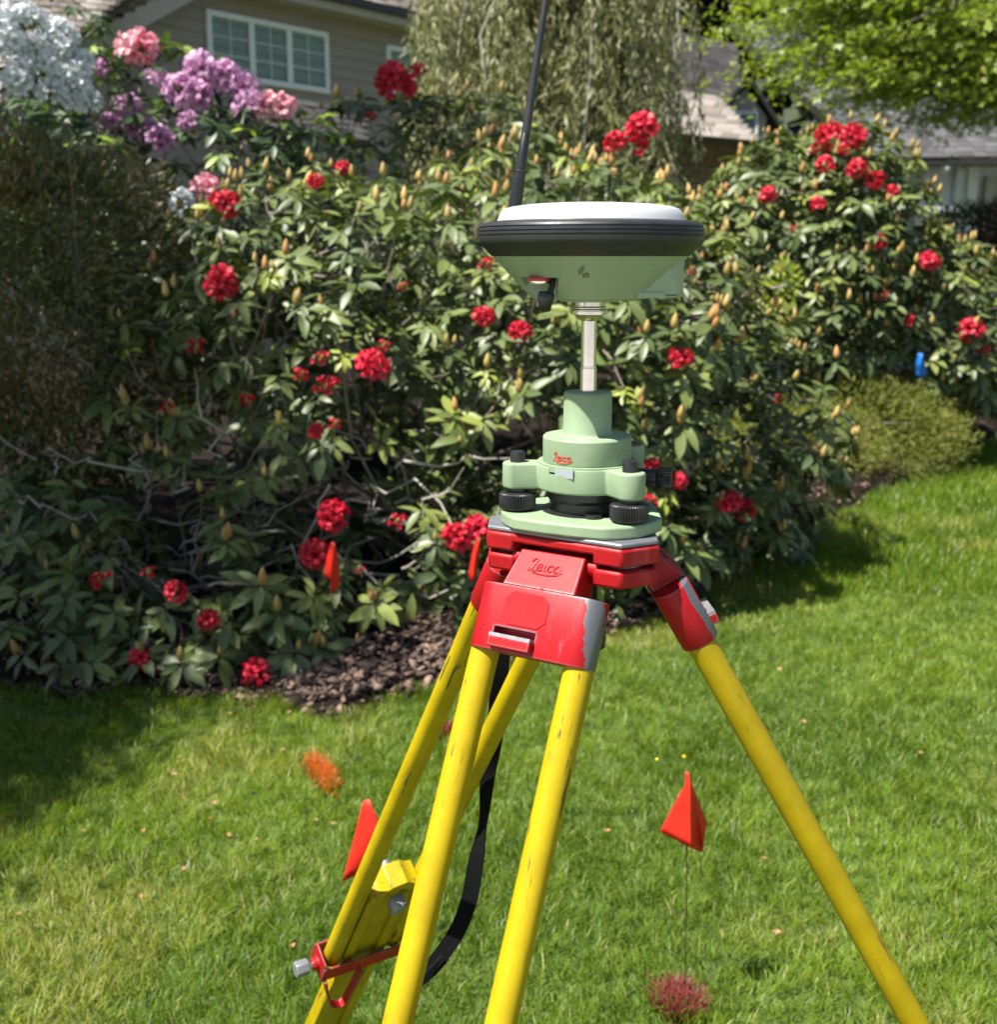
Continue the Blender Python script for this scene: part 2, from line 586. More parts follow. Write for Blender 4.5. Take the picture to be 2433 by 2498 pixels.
# far lawn on the right
x, y = sample_lawn(620000, .2, 9.5, 5.0, 16, lambda x, y: np.clip((5.2 / y) ** 1.6, 0, 1))
n = len(x)
add_blades(blades(x, y, .045 + .03 * rng.random(n), .005 + .0007 * y, np.clip(.2 + .6 * rng.random(n), 0, .9), rng.uniform(0, 6.28, n), grass_colour(x, y), True))
me = np_mesh('lawn_grass', np.concatenate(Vs), [np.concatenate(Fs[0]), np.concatenate(Fs[1])], MATS['grass'], {'gcol': np.concatenate(Cs)})
tag(np_obj('lawn_grass', me), 'short sunlit lawn grass around the tripod', 'grass', kind='stuff')


# ---- sprayed survey marks: painted blades standing in the lawn
def paint_mark(name, px, py, a, b, ang, col, label, n):
    c = G(px, py)
    r = np.sqrt(rng.random(n)) * (1 + .26 * rng.normal(size=n)); th = rng.uniform(0, 6.283, n)
    u, v = r * np.cos(th) * a, r * np.sin(th) * b
    x = u * math.cos(ang) - v * math.sin(ang); y = u * math.sin(ang) + v * math.cos(ang)
    cc = np.array(col)[None] * (.45 + .7 * rng.random((n, 1)))
    fade = (rng.random(n) < .55 * np.clip(r - .45, 0, 1))[:, None]
    cc = np.where(fade, np.array([[.15, .18, .02]]), cc)
    h = .032 + .014 * rng.random(n)
    V, F, C = blades(x, y, h, .0034 + .0016 * rng.random(n), np.clip(.3 + .6 * rng.random(n), 0, .93), rng.uniform(0, 6.28, n), cc, False)
    o = np_obj(name, np_mesh(name, V, F, MATS['grass'], {'gcol': C}), None, Matrix.Translation(c))
    return tag(o, label, 'paint mark')


paint_mark('paint_mark', 785, 1898, .108, .026, 1.98, (.66, .17, .02), 'orange sprayed patch of grass in front of the bark mulch', 2600)
paint_mark('paint_mark', 1655, 2450, .046, .050, .3, (.30, .06, .055), 'dull red sprayed patch of grass under the right marker flag', 1300)
paint_mark('paint_mark', 1088, 1790, .035, .05, .3, (.25, .025, .02), 'small dark red sprayed patch of grass behind the tripod legs', 350)

# ---- bark chips on the bed
NCH = 9000
x = np.concatenate([rng.uniform(-1.6, 1.0, 6500), rng.uniform(-3.5, 4.4, 2500)])
tt = np.abs(rng.normal(0, .5, NCH)); y = edge_y(x) + tt - .02
V0 = np.array([(-1, -.5, -.2), (1, -.35, -.2), (.85, .5, -.2), (-.9, .4, -.2), (-.9, -.4, .2), (.9, -.3, .25), (.7, .4, .2), (-.8, .35, .15)])
F0 = np.array([(0, 3, 2, 1), (4, 5, 6, 7), (0, 1, 5, 4), (1, 2, 6, 5), (2, 3, 7, 6), (3, 0, 4, 7)])


def rotmats(n, tilt=.5):
    az = rng.uniform(0, 6.283, n); t1 = rng.normal(0, tilt, n); t2 = rng.normal(0, tilt, n)
    ca, sa, c1, s1, c2, s2 = np.cos(az), np.sin(az), np.cos(t1), np.sin(t1), np.cos(t2), np.sin(t2)
    Z, O = np.zeros(n), np.ones(n)
    Rz = np.stack([ca, -sa, Z, sa, ca, Z, Z, Z, O], 1).reshape(n, 3, 3)
    Rx = np.stack([O, Z, Z, Z, c1, -s1, Z, s1, c1], 1).reshape(n, 3, 3)
    Ry = np.stack([c2, Z, s2, Z, O, Z, -s2, Z, c2], 1).reshape(n, 3, 3)
    return Rz @ Rx @ Ry


sz = rng.uniform(.006, .02, NCH) * np.where(rng.random(NCH) < .08, 1.8, 1)
RM = rotmats(NCH, .45)
zb = .035 + np.clip(tt * .12, 0, .1) + rng.uniform(0, .03, NCH) - .03 * (tt < .05)
V = np.einsum('nij,vj->nvi', RM, V0) * sz[:, None, None] + np.stack([x, y, zb], 1)[:, None]
F = (np.arange(NCH)[:, None, None] * 8 + F0[None]).reshape(-1, 4)
tag(np_obj('bark_mulch', np_mesh('bark_mulch', V.reshape(-1, 3), [F], MATS['bark_chip'], {'rnd': np.repeat(rng.random(NCH), 8)}, smooth=False)),
    'brown bark mulch chips under the red rhododendron', 'mulch', kind='stuff')


# ================================================================== plants
def leaf_template(nst=5, width=.178, droop=.22, fold=.25, wpos=.55):
    """leaf along +Y, length 1, normal +Z"""
    ts = np.linspace(0, 1, nst)
    V = []
    for t in ts:
        w = width * (math.sin(math.pi * min(1, (t + .03)) ** .92) ** .62 if 0 < t < 1 else (.12 if t == 0 else .0))
        z = -droop * t * t
        V += [(-w, t, z + fold * w), (0, t, z), (w, t, z + fold * w)]
    F = []
    for i in range(nst - 1):
        F += [(i * 3, i * 3 + 1, i * 3 + 4, i * 3 + 3), (i * 3 + 1, i * 3 + 2, i * 3 + 5, i * 3 + 4)]
    return np.array(V), np.array(F)


def basis_from(d, up):
    """(n,3) direction -> rotation with Y along d, Z close to up"""
    d = d / np.linalg.norm(d, axis=1, keepdims=True)
    x = np.cross(d, up); ln = np.linalg.norm(x, axis=1, keepdims=True)
    x = np.where(ln < 1e-4, np.array([[1., 0, 0]]), x / np.maximum(ln, 1e-6))
    z = np.cross(x, d)
    return np.stack([x, d, z], 2)


def instance_np(T, F0, RMs, pos, scale, rnd):
    n = len(pos)
    if n == 0: return np.zeros((0, 3)), np.zeros((0, F0.shape[1]), int), np.zeros(0)
    if np.ndim(scale) == 1: scale = scale[:, None, None]
    V = np.einsum('nij,vj->nvi', RMs, T) * scale + pos[:, None]
    F = (np.arange(n)[:, None, None] * len(T) + F0[None]).reshape(-1, F0.shape[1])
    return V.reshape(-1, 3), F, np.repeat(rnd, len(T))


class Env:
    """envelope of a shrub: a union of ellipsoids (centre, radii)"""

    def __init__(self, lobes):
        self.c = np.array([l[0] for l in lobes], float); self.r = np.array([l[1] for l in lobes], float)

    def inside(self, p, k=1.0, skip=None):
        res = np.zeros(len(p), bool)
        for i in range(len(self.c)):
            if i == skip: continue
            res |= (((p - self.c[i]) / (self.r[i] * k)) ** 2).sum(1) < 1
        return res

    def surface(self, n, k=1.0, gap=.1, back=-.45, zmin=.03):
        A = (self.r[:, 0] * self.r[:, 1] + self.r[:, 0] * self.r[:, 2] + self.r[:, 1] * self.r[:, 2])
        out, nor = [], []
        for i in range(len(self.c)):
            m = int(n * A[i] / A.sum() * 3)
            d = rng.normal(size=(m, 3)); d /= np.linalg.norm(d, axis=1, keepdims=True)
            p = self.c[i] + d * self.r[i] * k * (1 + rng.normal(0, .035, (m, 1)))
            nn = d / self.r[i]; nn /= np.linalg.norm(nn, axis=1, keepdims=True)
            view = np.array([0, 0, CAM_H]) - p; view /= np.linalg.norm(view, axis=1, keepdims=True)
            ok = ((nn * view).sum(1) > back) & (p[:, 2] > zmin) & ~self.inside(p, k * .96, i)
            out.append(p[ok]); nor.append(nn[ok])
        p, nn = np.concatenate(out), np.concatenate(nor)
        o = rng.permutation(len(p)); p, nn = p[o], nn[o]
        grid, keep = {}, []
        for i, q in enumerate(p):
            key = tuple((q // gap).astype(int)); ok = True
            for a in (-1, 0, 1):
                for b in (-1, 0, 1):
                    for c in (-1, 0, 1):
                        for j in grid.get((key[0] + a, key[1] + b, key[2] + c), ()):
                            if ((p[j] - q) ** 2).sum() < gap * gap: ok = False
            if ok:
                grid.setdefault(key, []).append(i); keep.append(i)
                if len(keep) >= n: break
        return p[keep], nn[keep]

    def hit(self, px, py, k=1.0, default=None):
        o = np.array([0, 0, CAM_H]); d = np.array(P(px, py, 1.0)) - o
        best = None
        for c, r in zip(self.c, self.r):
            rr = r * k; a = ((d / rr) ** 2).sum(); b = 2 * ((d / rr) * ((o - c) / rr)).sum(); cc = (((o - c) / rr) ** 2).sum() - 1
            disc = b * b - 4 * a * cc
            if disc < 0: continue
            t = (-b - math.sqrt(disc)) / (2 * a)
            if t > 0 and (best is None or t < best): best = t
        if best is None: return None if default is None else Vector(P(px, py, default))
        return Vector(o + d * best)


LEAF_T, LEAF_F = leaf_template()


def rosettes(p, nn, nleaf, length, up_bias=.6, elev=(-.38, .35), young=.06, bright=1.0):
    """leaves standing round each shoot tip -> arrays of rotation, position, scale, random"""
    ax = nn * (1 - up_bias) + np.array([0, 0, 1.]) * up_bias + rng.normal(0, .16, p.shape)
    ax /= np.linalg.norm(ax, axis=1, keepdims=True)
    pos, dirs, ups, sc, rn = [], [], [], [], []
    for i in range(len(p)):
        k = rng.integers(nleaf[0], nleaf[1] + 1)
        a = ax[i]; e1 = np.cross(a, [0, 1, .3]); e1 /= np.linalg.norm(e1); e2 = np.cross(a, e1)
        th = rng.uniform(0, 6.283) + np.arange(k) * 2.4 + rng.normal(0, .18, k)
        el = rng.uniform(elev[0], elev[1], k)
        d = (np.cos(th)[:, None] * e1 + np.sin(th)[:, None] * e2) * np.cos(el)[:, None] + a * np.sin(el)[:, None]
        d += np.array([0, 0, -.12])
        L = rng.uniform(*length) * rng.uniform(.62, 1.12, k)
        yng = rng.random() < young
        base = rng.uniform(0, .85)
        r = np.clip(base + rng.normal(0, .12, k), 0, .9)
        if yng: r = rng.uniform(.92, 1, k); L = L * .7
        pos.append(p[i] + d * .008 - a * np.linspace(0, .035, k)[:, None]); dirs.append(d); ups.append(np.repeat(a[None], k, 0) + rng.normal(0, .22, (k, 3)))
        sc.append(L); rn.append(r)
    return basis_from(np.concatenate(dirs), np.concatenate(ups)), np.concatenate(pos), np.concatenate(sc), np.concatenate(rn), ax


def shared_leaf_meshes(key, T, F, m, k=8):
    out = []
    for i in range(k):
        rv = (i + .5) / k
        T2 = T.copy(); T2[:, 2] *= rng.uniform(.3, 1.6); T2[:, 0] *= rng.uniform(.88, 1.15)
        out.append(np_mesh('leaf', T2, [F], m, {'rnd': np.full(len(T), rv)}))
    return out


def mat4(Rm, pos, s):
    M = Matrix.Identity(4)
    for i in range(3):
        for j in range(3): M[i][j] = float(Rm[i, j] * s)
        M[i][3] = float(pos[i])
    return M


def split_leaves(root, meshes, T, F, RMs, pos, sc, rn, cand, m, name='leaf', limit=300):
    """the leaves that show largest become objects of their own, the rest one part"""
    px, py, d = project(pos + RMs[:, :, 1] * sc[:, None] * .5)
    view = np.array([0, 0, CAM_H]) - pos; view /= np.linalg.norm(view, axis=1, keepdims=True)
    show = np.abs((RMs[:, :, 2] * view).sum(1)) * sc ** 2 / d ** 2
    show = np.where((px > 0) & (px < IMG_W) & (py > 0) & (py < IMG_H) & cand, show, -1)
    top = np.argsort(-show)[:limit]; top = top[show[top] > 0]
    inv = WM[root.name].inverted()
    for i in top:
        o = bpy.data.objects.new(name, meshes[min(len(meshes) - 1, int(rn[i] * len(meshes)))])
        COL.objects.link(o); o.parent = root; o.matrix_basis = inv @ mat4(RMs[i], pos[i], sc[i])
    rest = np.ones(len(pos), bool); rest[top] = False
    V, Fa, A = instance_np(T, F, RMs[rest], pos[rest], sc[rest], rn[rest])
    me = np_mesh('foliage', V, [Fa], m, {'rnd': A})
    o = np_obj('foliage', me); WM[o.name] = Matrix.Identity(4)
    o.parent = root; o.matrix_basis = inv
    tag(o, kind='stuff')
    return o


# buds: tan spindle of a few scales
def bud_template():
    prof = [(.0, 0), (.13, .06), (.215, .26), (.20, .5), (.12, .78), (.0, 1.0)]
    n = 6; V = []; F = []
    for (r, z) in prof:
        for k in range(n):
            a = 2 * math.pi * k / n; V.append((r * math.cos(a) * (1 + .12 * (k % 2)), z, r * math.sin(a) * (1 + .12 * (k % 2))))
    for i in range(len(prof) - 1):
        for k in range(n): F.append((i * n + k, i * n + (k + 1) % n, (i + 1) * n + (k + 1) % n, (i + 1) * n + k))
    return np.array(V), np.array(F)


BUD_T, BUD_F = bud_template()


# florets: flared five-petal bell opening along +Y
def floret_template(flare=1.0):
    V = [(0, 0, 0)]; F = []
    for k in range(5):
        a = 2 * math.pi * k / 5
        def pt(r, y, da): return (r * math.cos(a + da), y, r * math.sin(a + da))
        b = len(V)
        V += [pt(.10, .18, -.5), pt(.10, .18, .5), pt(.30 * flare, .52, -.62), pt(.26 * flare, .55, 0), pt(.30 * flare, .52, .62),
              pt(.55 * flare, .70, -.42), pt(.50 * flare, .74, 0), pt(.55 * flare, .70, .42), pt(.66 * flare, .66, 0)]
        F += [(b, b + 3, b + 2), (b, b + 1, b + 3), (b + 1, b + 4, b + 3), (b + 2, b + 3, b + 6), (b + 2, b + 6, b + 5), (b + 3, b + 4, b + 7), (b + 3, b + 7, b + 6), (b + 5, b + 6, b + 8), (b + 6, b + 7, b + 8), (0, b + 1, b)]
    return np.array(V), np.array(F)


FLO_T, FLO_F = floret_template()
FLO_T2, _ = floret_template(.45)
FLORET_MESH = {}
for key in ('red_petal', 'purple_petal', 'pink_petal', 'white_petal'):
    FLORET_MESH[key] = [np_mesh('floret', FLO_T * rng.uniform(.9, 1.1, (1, 3)), [FLO_F], MATS[key], {'rnd': np.where(FLO_T[:, 1] < .3, .0, rv)}) for rv in (.35, .5, .7, .95)]
    FLORET_MESH[key + '_closed'] = [np_mesh('floret', FLO_T2, [FLO_F], MATS[key], {'rnd': np.full(len(FLO_T2), rv)}) for rv in (.1, .5)]
CORE = MB().lathe([(.004, -.02), (.008, 0), (.012, .012), (.004, .03)], n=6).mesh('flower_truss', MATS['bud_mat'], 60)
THROAT = MB().lathe([(.001, 0), (.010, .012), (.002, .02)], n=5).mesh('throat', MATS['red_petal'], 60)


def truss(root, loc, rad, key, closed=False, tilt=None, name='flower_truss'):
    """a round head of florets"""
    loc = Vector(loc)
    toward = (Vector((0, 0, CAM_H)) - loc).normalized()
    ax = (toward * .55 + Vector((random.uniform(-.3, .3), random.uniform(-.2, .2), .75))).normalized()
    M = Matrix.Translation(loc) @ ax.to_track_quat('Z', 'Y').to_matrix().to_4x4()
    t = bpy.data.objects.new(name, CORE)
    put(t, root, M)
    k = 5 if closed else (16 if key == 'red_petal' else 12)
    for i in range(k):
        z = 1 - (i + .4) / k * (.8 if closed else 1.25)
        a = i * 2.39996 + random.uniform(-.2, .2)
        rr = math.sqrt(max(0, 1 - z * z))
        d = Vector((rr * math.cos(a), rr * math.sin(a), z)).normalized()
        q = d.to_track_quat('Y', 'Z')
        q = q @ Quaternion((0, 1, 0), random.uniform(0, 6.28))
        if not closed and random.random() < .12: continue
        s = rad * random.uniform(.75, 1.12) * (1.0 if not closed else 1.1) * (1.0 if key == 'red_petal' else 1.15)
        ms = FLORET_MESH[key + ('_closed' if closed else '')]
        o = bpy.data.objects.new('floret', random.choice(ms))
        COL.objects.link(o); o.parent = t
        o.matrix_basis = Matrix.Translation(d * rad * (.30 if not closed else .1)) @ q.to_matrix().to_4x4() @ Matrix.Scale(s * .86, 4)
    return t


def branch_path(a, b, wob, n=7):
    a, b = Vector(a), Vector(b); L = (b - a).length
    pts = []
    off = Vector((0, 0, 0))
    for i in range(n):
        t = i / (n - 1)
        q = a.lerp(b, t)
        q.z = a.z + (b.z - a.z) * (t ** 1.35)
        if 0 < i < n - 1: q += Vector((random.gauss(0, wob), random.gauss(0, wob), random.gauss(0, wob * .7))) * L
        pts.append(q)
    return pts


def shrub_branches(root, base, tips, mat, r0=.016, twigs=(), wob=.06, name='branch'):
    inv = WM[root.name].inverted()
    for tp in tips:
        b = Vector(base) + Vector((random.gauss(0, .22), random.gauss(0, .15), 0)); b.z = .0
        pts = branch_path(b, tp, wob)
        rr = [r0 * (1 - .72 * i / (len(pts) - 1)) for i in range(len(pts))]
        o = MB().tube(pts, rr, n=6).build(name, mat, root, smooth=80)
    if twigs:
        mb = MB()
        for (a, b) in twigs:
            pts = branch_path(a, b, .07, 5)
            mb.tube(pts, [.0055, .005, .004, .003, .002], n=4, caps=False)
        tag(mb.build('twigs', mat, root, smooth=80), kind='stuff')


RHODO_LEAVES = shared_leaf_meshes('rhodo', LEAF_T, LEAF_F, MATS['rhodo_leaf'])
BUD_MESHES = [np_mesh('bud', BUD_T, [BUD_F], MATS['bud_mat'], {'rnd': np.full(len(BUD_T), v)}) for v in (.1, .35, .6, .75, .95)]


def rhododendron(name, label, lobes, base, n_out, gap, length, trusses, inner=(.82, .62), budp=.66, limit=300, key='red_petal', group=None, default=None, blimit=300, leafmat='rhodo_leaf', leafmeshes=None, mask=None, nb=26, budscale=1.0):
    env = Env(lobes)
    root = empty(name, base, label, 'shrub', group)
    p, nn = env.surface(n_out, 1.0, gap)
    if mask is not None:
        k = mask(p); p, nn = p[k], nn[k]
    Rm, pos, sc, rn, ax = rosettes(p, nn, (8, 12), length)
    n_first = len(pos)
    Rs, Ps, Ss, Ns = [Rm], [pos], [sc], [rn]
    tips_in = []
    for kf in inner:
        q, qn = env.surface(int(n_out * .9), kf, gap * 1.0, back=-.6)
        if mask is not None:
            k = mask(q); q, qn = q[k], qn[k]
        a, b, c, d, _ = rosettes(q, qn, (5, 9), length, up_bias=.5)
        Rs.append(a); Ps.append(b); Ss.append(c); Ns.append(np.clip(d, 0, .9)); tips_in.append(q)
    Rm, pos, sc, rn = (np.concatenate(k) for k in (Rs, Ps, Ss, Ns))
    cand = np.arange(len(pos)) < n_first
    split_leaves(root, leafmeshes or RHODO_LEAVES, LEAF_T, LEAF_F, Rm, pos, sc, rn, cand, MATS[leafmat], limit=limit)
    # buds at the shoot tips
    bp, bd, bs, br = [], [], [], []
    for i in range(len(p)):
        if rng.random() < budp:
            for j in range(rng.choice([1, 1, 1, 2, 2, 3])):
                bp.append(p[i] + ax[i] * .012 + rng.normal(0, .016, 3) * (j > 0)); d = ax[i] * .35 + np.array([0, 0, 1.]) + rng.normal(0, .14, 3)
                bd.append(d); bs.append(rng.uniform(.034, .072) * budscale); br.append(rng.random())
    if bp:
        bp, bd, bs, br = np.array(bp), np.array(bd), np.array(bs), np.array(br)
        B = basis_from(bd, np.tile([0, 1., .1], (len(bd), 1)))
        px, py, dd = project(bp)
        vis = (px > 0) & (px < IMG_W) & (py > 0) & (py < IMG_H)
        order = np.argsort(-np.where(vis, bs / dd, -1)); top = order[:blimit]; top = top[vis[top]]
        inv = WM[root.name].inverted()
        for i in top:
            o = bpy.data.objects.new('bud', BUD_MESHES[int(br[i] * 4.99)]); COL.objects.link(o); o.parent = root
            o.matrix_basis = inv @ mat4(B[i], bp[i], bs[i])
        rest = np.ones(len(bp), bool); rest[top] = False
        if rest.any():
            V, Fa, A = instance_np(BUD_T, BUD_F, B[rest], bp[rest], bs[rest], br[rest])
            o = np_obj('buds', np_mesh('buds', V, [Fa], MATS['bud_mat'], {'rnd': A})); o.parent = root; o.matrix_basis = inv; tag(o, kind='stuff')
    # woody branches
    pick = rng.choice(len(p), min(nb, len(p)), replace=False)
    tw = []
    src = np.concatenate(tips_in) if tips_in else p
    if len(src):
        for i in rng.choice(len(p), min(260, len(p)), replace=False):
            q = src[rng.integers(len(src))] if False else p[i] - nn[i] * rng.uniform(.2, .5) + rng.normal(0, .12, 3)
            q[2] = max(.05, q[2])
            tw.append((q, p[i]))
    shrub_branches(root, base, [p[i] - nn[i] * .05 for i in pick], MATS['branch_bark'], twigs=tw)
    for tr in trusses:
        px, py, rp = tr[:3]
        closed = len(tr) > 3 and tr[3] == 'c'
        kk = tr[3] if len(tr) > 3 and tr[3] != 'c' else key
        loc = env.hit(px, py, 1.03, default)
        if loc is None: continue
        dist = (loc - Vector((0, 0, CAM_H))).length
        rad = rp / FPX * dist
        truss(root, loc, rad * (.92 if not closed else 1.15), kk, closed)
    return root, env


S = 1.2779
red_main = [(550, 498, 40), (539, 697, 50), (910, 892, 46), (812, 1263, 48), (767, 1355, 46), (971, 1278, 30, 'c'), (1120, 1310, 46), (1165, 1290, 40), (799, 952, 38, 'c'),
            (735, 922, 30, 'c'), (786, 882, 30, 'c'), (773, 1052, 24), (818, 1040, 22, 'c'), (511, 1514, 32), (428, 1444, 32), (249, 1419, 34, 'c'), (626, 1648, 46), (345, 1604, 34),
            (479, 854, 32, 'c'), (411, 1001, 24, 'c'), (607, 984, 28, 'c'), (837, 411, 20), (773, 445, 24), (1188, 652, 26, 'c'), (1182, 773, 30), (1271, 811, 32), (984, 703, 18, 'c'),
            (1569, 317, 44), (1502, 351, 32), (1566, 375, 26, 'c'), (1661, 875, 34), (1591, 1137, 26), (1655, 1173, 26), (1780, 1225, 34), (1815, 1245, 32), (1904, 978, 18, 'c'), (1585, 1227, 26), (1831, 1386, 16, 'c'),
            (940, 850, 24, 'c'), (365, 1400, 24, 'c'), (1693, 665, 14, 'c'), (880, 1395, 20, 'c')]
def main_gaps(p):
    """leafless hollows low and left in the big bush"""
    nz = vnoise(p[:, 0] + 30 + .3 * p[:, 1], p[:, 2] + 10, .30, 41) * .65 + vnoise(p[:, 0] + 60, p[:, 2] + 40, .13, 42) * .35
    low = np.clip((1.25 - p[:, 2]) / .5, 0, 1) * np.clip((.75 - p[:, 0]) / .8, .25, 1) * (p[:, 2] > .32)
    return nz > .25 + .34 * low


main_lobes = [((-.80, 5.35, .88), (1.02, 1.1, 1.0)), ((.22, 5.65, .98), (1.12, 1.2, 1.0)), ((1.12, 5.9, .58), (.66, .85, .72)), ((-1.15, 4.2, .28), (.5, .42, .34)), ((-.78, 4.15, .2), (.3, .3, .22)),
              ((-.42, 4.52, .36), (.55, .50, .38)), ((.35, 4.95, .42), (.7, .5, .46)), ((.55, 5.6, 1.42), (.42, .5, .46)), ((-1.85, 4.95, .42), (.6, .7, .45)), ((-1.5, 4.05, .2), (.3, .25, .2)), ((-.98, 3.98, .15), (.34, .2, .17))]
RHODO_MAIN, _ = rhododendron('rhododendron', 'broad red-flowered rhododendron with tan buds filling the bed behind the tripod', main_lobes, (-.1, 5.5, 0), 950, .098, (.088, .132), red_main, default=4.9, nb=34, inner=(.84, .68, .5), mask=main_gaps)

tw_mb = MB()
for i in range(90):
    a = Vector((random.uniform(-2.0, -.3), random.uniform(4.35, 5.0), random.uniform(.05, .75)))
    b = a + Vector((random.gauss(0, .28), random.uniform(-.35, .05), random.gauss(.05, .14)))
    b.z = max(.05, b.z)
    tw_mb.tube(branch_path(a, b, .07, 7), [.0065, .006, .005, .0045, .004, .003, .002], n=5, caps=False)
tag(tw_mb.build('dead_twigs', MATS['pale_bark'], RHODO_MAIN, smooth=80), kind='stuff')
red_right = [(2026, 335, 38), (2083, 335, 34), (2016, 406, 26), (2091, 415, 28), (2134, 441, 26), (2176, 470, 18), (1875, 477, 26), (1996, 501, 22), (1934, 562, 14, 'c'), (2147, 590, 20), (2268, 639, 26),
             (2217, 786, 24, 'c'), (2151, 728, 20, 'c'), (2368, 809, 34), (2402, 863, 20, 'c'), (1985, 372, 18, 'c'), (2060, 372, 20, 'c')]
right_lobes = [((2.35, 8.9, 1.35), (1.05, 1.0, 1.05)), ((3.15, 8.9, .95), (.85, .9, .75)), ((1.85, 8.7, 1.45), (.6, .7, .58)), ((2.55, 8.7, 1.95), (.55, .6, .5)), ((3.75, 8.8, .75), (.45, .5, .38))]
rhododendron('rhododendron', 'rounded red-flowered rhododendron at the lawn edge beside the heather mound', right_lobes, (2.6, 9.0, 0), 760, .112, (.10, .145), red_right, default=8.4, budscale=1.15, inner=(.86, .72, .55), budp=.6)

back_lobes = [((-.55, 7.6, 1.45), (1.15, .8, 1.05)), ((-.15, 7.5, 1.75), (.75, .7, .75)), ((-1.25, 7.4, 1.1), (.7, .7, .8))]
rhododendron('rhododendron', 'taller red-budded rhododendron standing behind the broad one, under the small house window', back_lobes, (-.6, 7.7, 0), 330, .12, (.11, .15),
             [(958, 198, 46), (1022, 190, 34, 'c'), (905, 290, 18, 'c'), (1000, 215, 24)], inner=(.8,), limit=200, blimit=160, default=7.2, nb=12, budscale=1.25)

# pink / mauve rhododendron
PINK_LEAVES = shared_leaf_meshes('pink', LEAF_T, LEAF_F, MATS['pink_leaf'])
pk = [(336, 125, 46, 'pink_petal'), (492, 170, 40), (550, 192, 40), (594, 217, 40), (441, 222, 42), (482, 232, 38), (613, 268, 40), (655, 262, 36, 'pink_petal'), (690, 268, 36, 'pink_petal'), (315, 262, 30), (335, 307, 36),
      (396, 348, 36), (462, 300, 26), (300, 288, 26), (498, 466, 38, 'pink_petal'), (250, 170, 22), (380, 190, 24), (270, 300, 24)]
pk = [(a[0], a[1], a[2] * .97, a[3] if len(a) > 3 else 'purple_petal') for a in pk]
pink_lobes = [((-1.95, 6.9, 1.85), (.85, .6, .85)), ((-1.35, 6.7, 1.75), (.6, .5, .65)), ((-2.25, 6.8, 2.2), (.5, .5, .45))]
rhododendron('rhododendron', 'tall rhododendron with mauve and pink flower heads below the house window', pink_lobes, (-1.8, 7.0, 0), 330, .11, (.10, .14), pk, inner=(.75,), budp=.0, limit=200,
             key='purple_petal', default=6.4, leafmat='pink_leaf', leafmeshes=PINK_LEAVES, nb=10)
# white rhododendron
wh = []
for (a, b) in [(20, 40), (75, 55), (130, 70), (30, 100), (90, 110), (150, 120), (195, 150), (40, 160), (105, 165), (165, 180), (205, 205), (60, 215), (130, 225), (185, 245), (10, 70), (215, 255), (15, 190), (160, 90), (454, 505), (462, 540), (435, 490), (200, 180), (50, 20), (0, 130)]:
    wh.append((a + random.uniform(-12, 12), b + random.uniform(-12, 12), random.uniform(24, 36)))
white_lobes = [((-2.45, 6.05, 2.25), (.62, .5, .62)), ((-2.9, 6.1, 1.8), (.6, .5, .8))]
rhododendron('rhododendron', 'white-flowered rhododendron at the far left below the shingle roof', white_lobes, (-2.7, 6.2, 0), 120, .13, (.09, .12), wh, inner=(.7,), budp=0, limit=60, key='white_petal', default=5.75, leafmat='pink_leaf', leafmeshes=PINK_LEAVES, nb=8)


# generic fine-leaved shrubs
def leafy(name, label, cat, env, base, n, T, F, size, matkey, spread=.35, up=.35, stems=6, bark='branch_bark', shell=(.55, 1.0), group=None, clump=0):
    root = empty(name, base, label, cat, group)
    A = env.r.prod(1) ** (2 / 3); out = []
    for i in range(len(env.c)):
        m = int(n * A[i] / A.sum())
        d = rng.normal(size=(m, 3)); d /= np.linalg.norm(d, axis=1, keepdims=True)
        if clump:
            k = rng.normal(size=(clump, 3)); k /= np.linalg.norm(k, axis=1, keepdims=True)
            d = k[rng.integers(clump, size=m)] + rng.normal(0, .20, (m, 3)); d /= np.linalg.norm(d, axis=1, keepdims=True)
        rad = shell[0] + (shell[1] - shell[0]) * rng.random(m) ** .6
        out.append((env.c[i] + d * env.r[i] * rad[:, None] * (1 + rng.normal(0, .05, (m, 1))), d))
    p = np.concatenate([a for a, b in out]); d = np.concatenate([b for a, b in out])
    k = p[:, 2] > .03; p, d = p[k], d[k]
    dirs = d * (1 - up) + np.array([0, 0, up]) + rng.normal(0, spread, p.shape)
    Rm = basis_from(dirs, rng.normal(size=p.shape))
    nz = vnoise(p[:, 0] + p[:, 1] + 50, p[:, 2] + 30, .25, 21)
    rn = np.clip(.5 * nz + .5 * rng.random(len(p)), 0, 1)
    V, Fa, At = instance_np(T, F, Rm, p, rng.uniform(size[0], size[1], len(p)), rn)
    o = np_obj('foliage', np_mesh('foliage', V, [Fa], MATS[matkey], {'rnd': At})); o.parent = root; o.matrix_basis = WM[root.name].inverted(); tag(o, kind='stuff')
    if stems: shrub_branches(root, base, [p[i] for i in rng.choice(len(p), stems, replace=False)], MATS[bark], r0=.014)
    return root


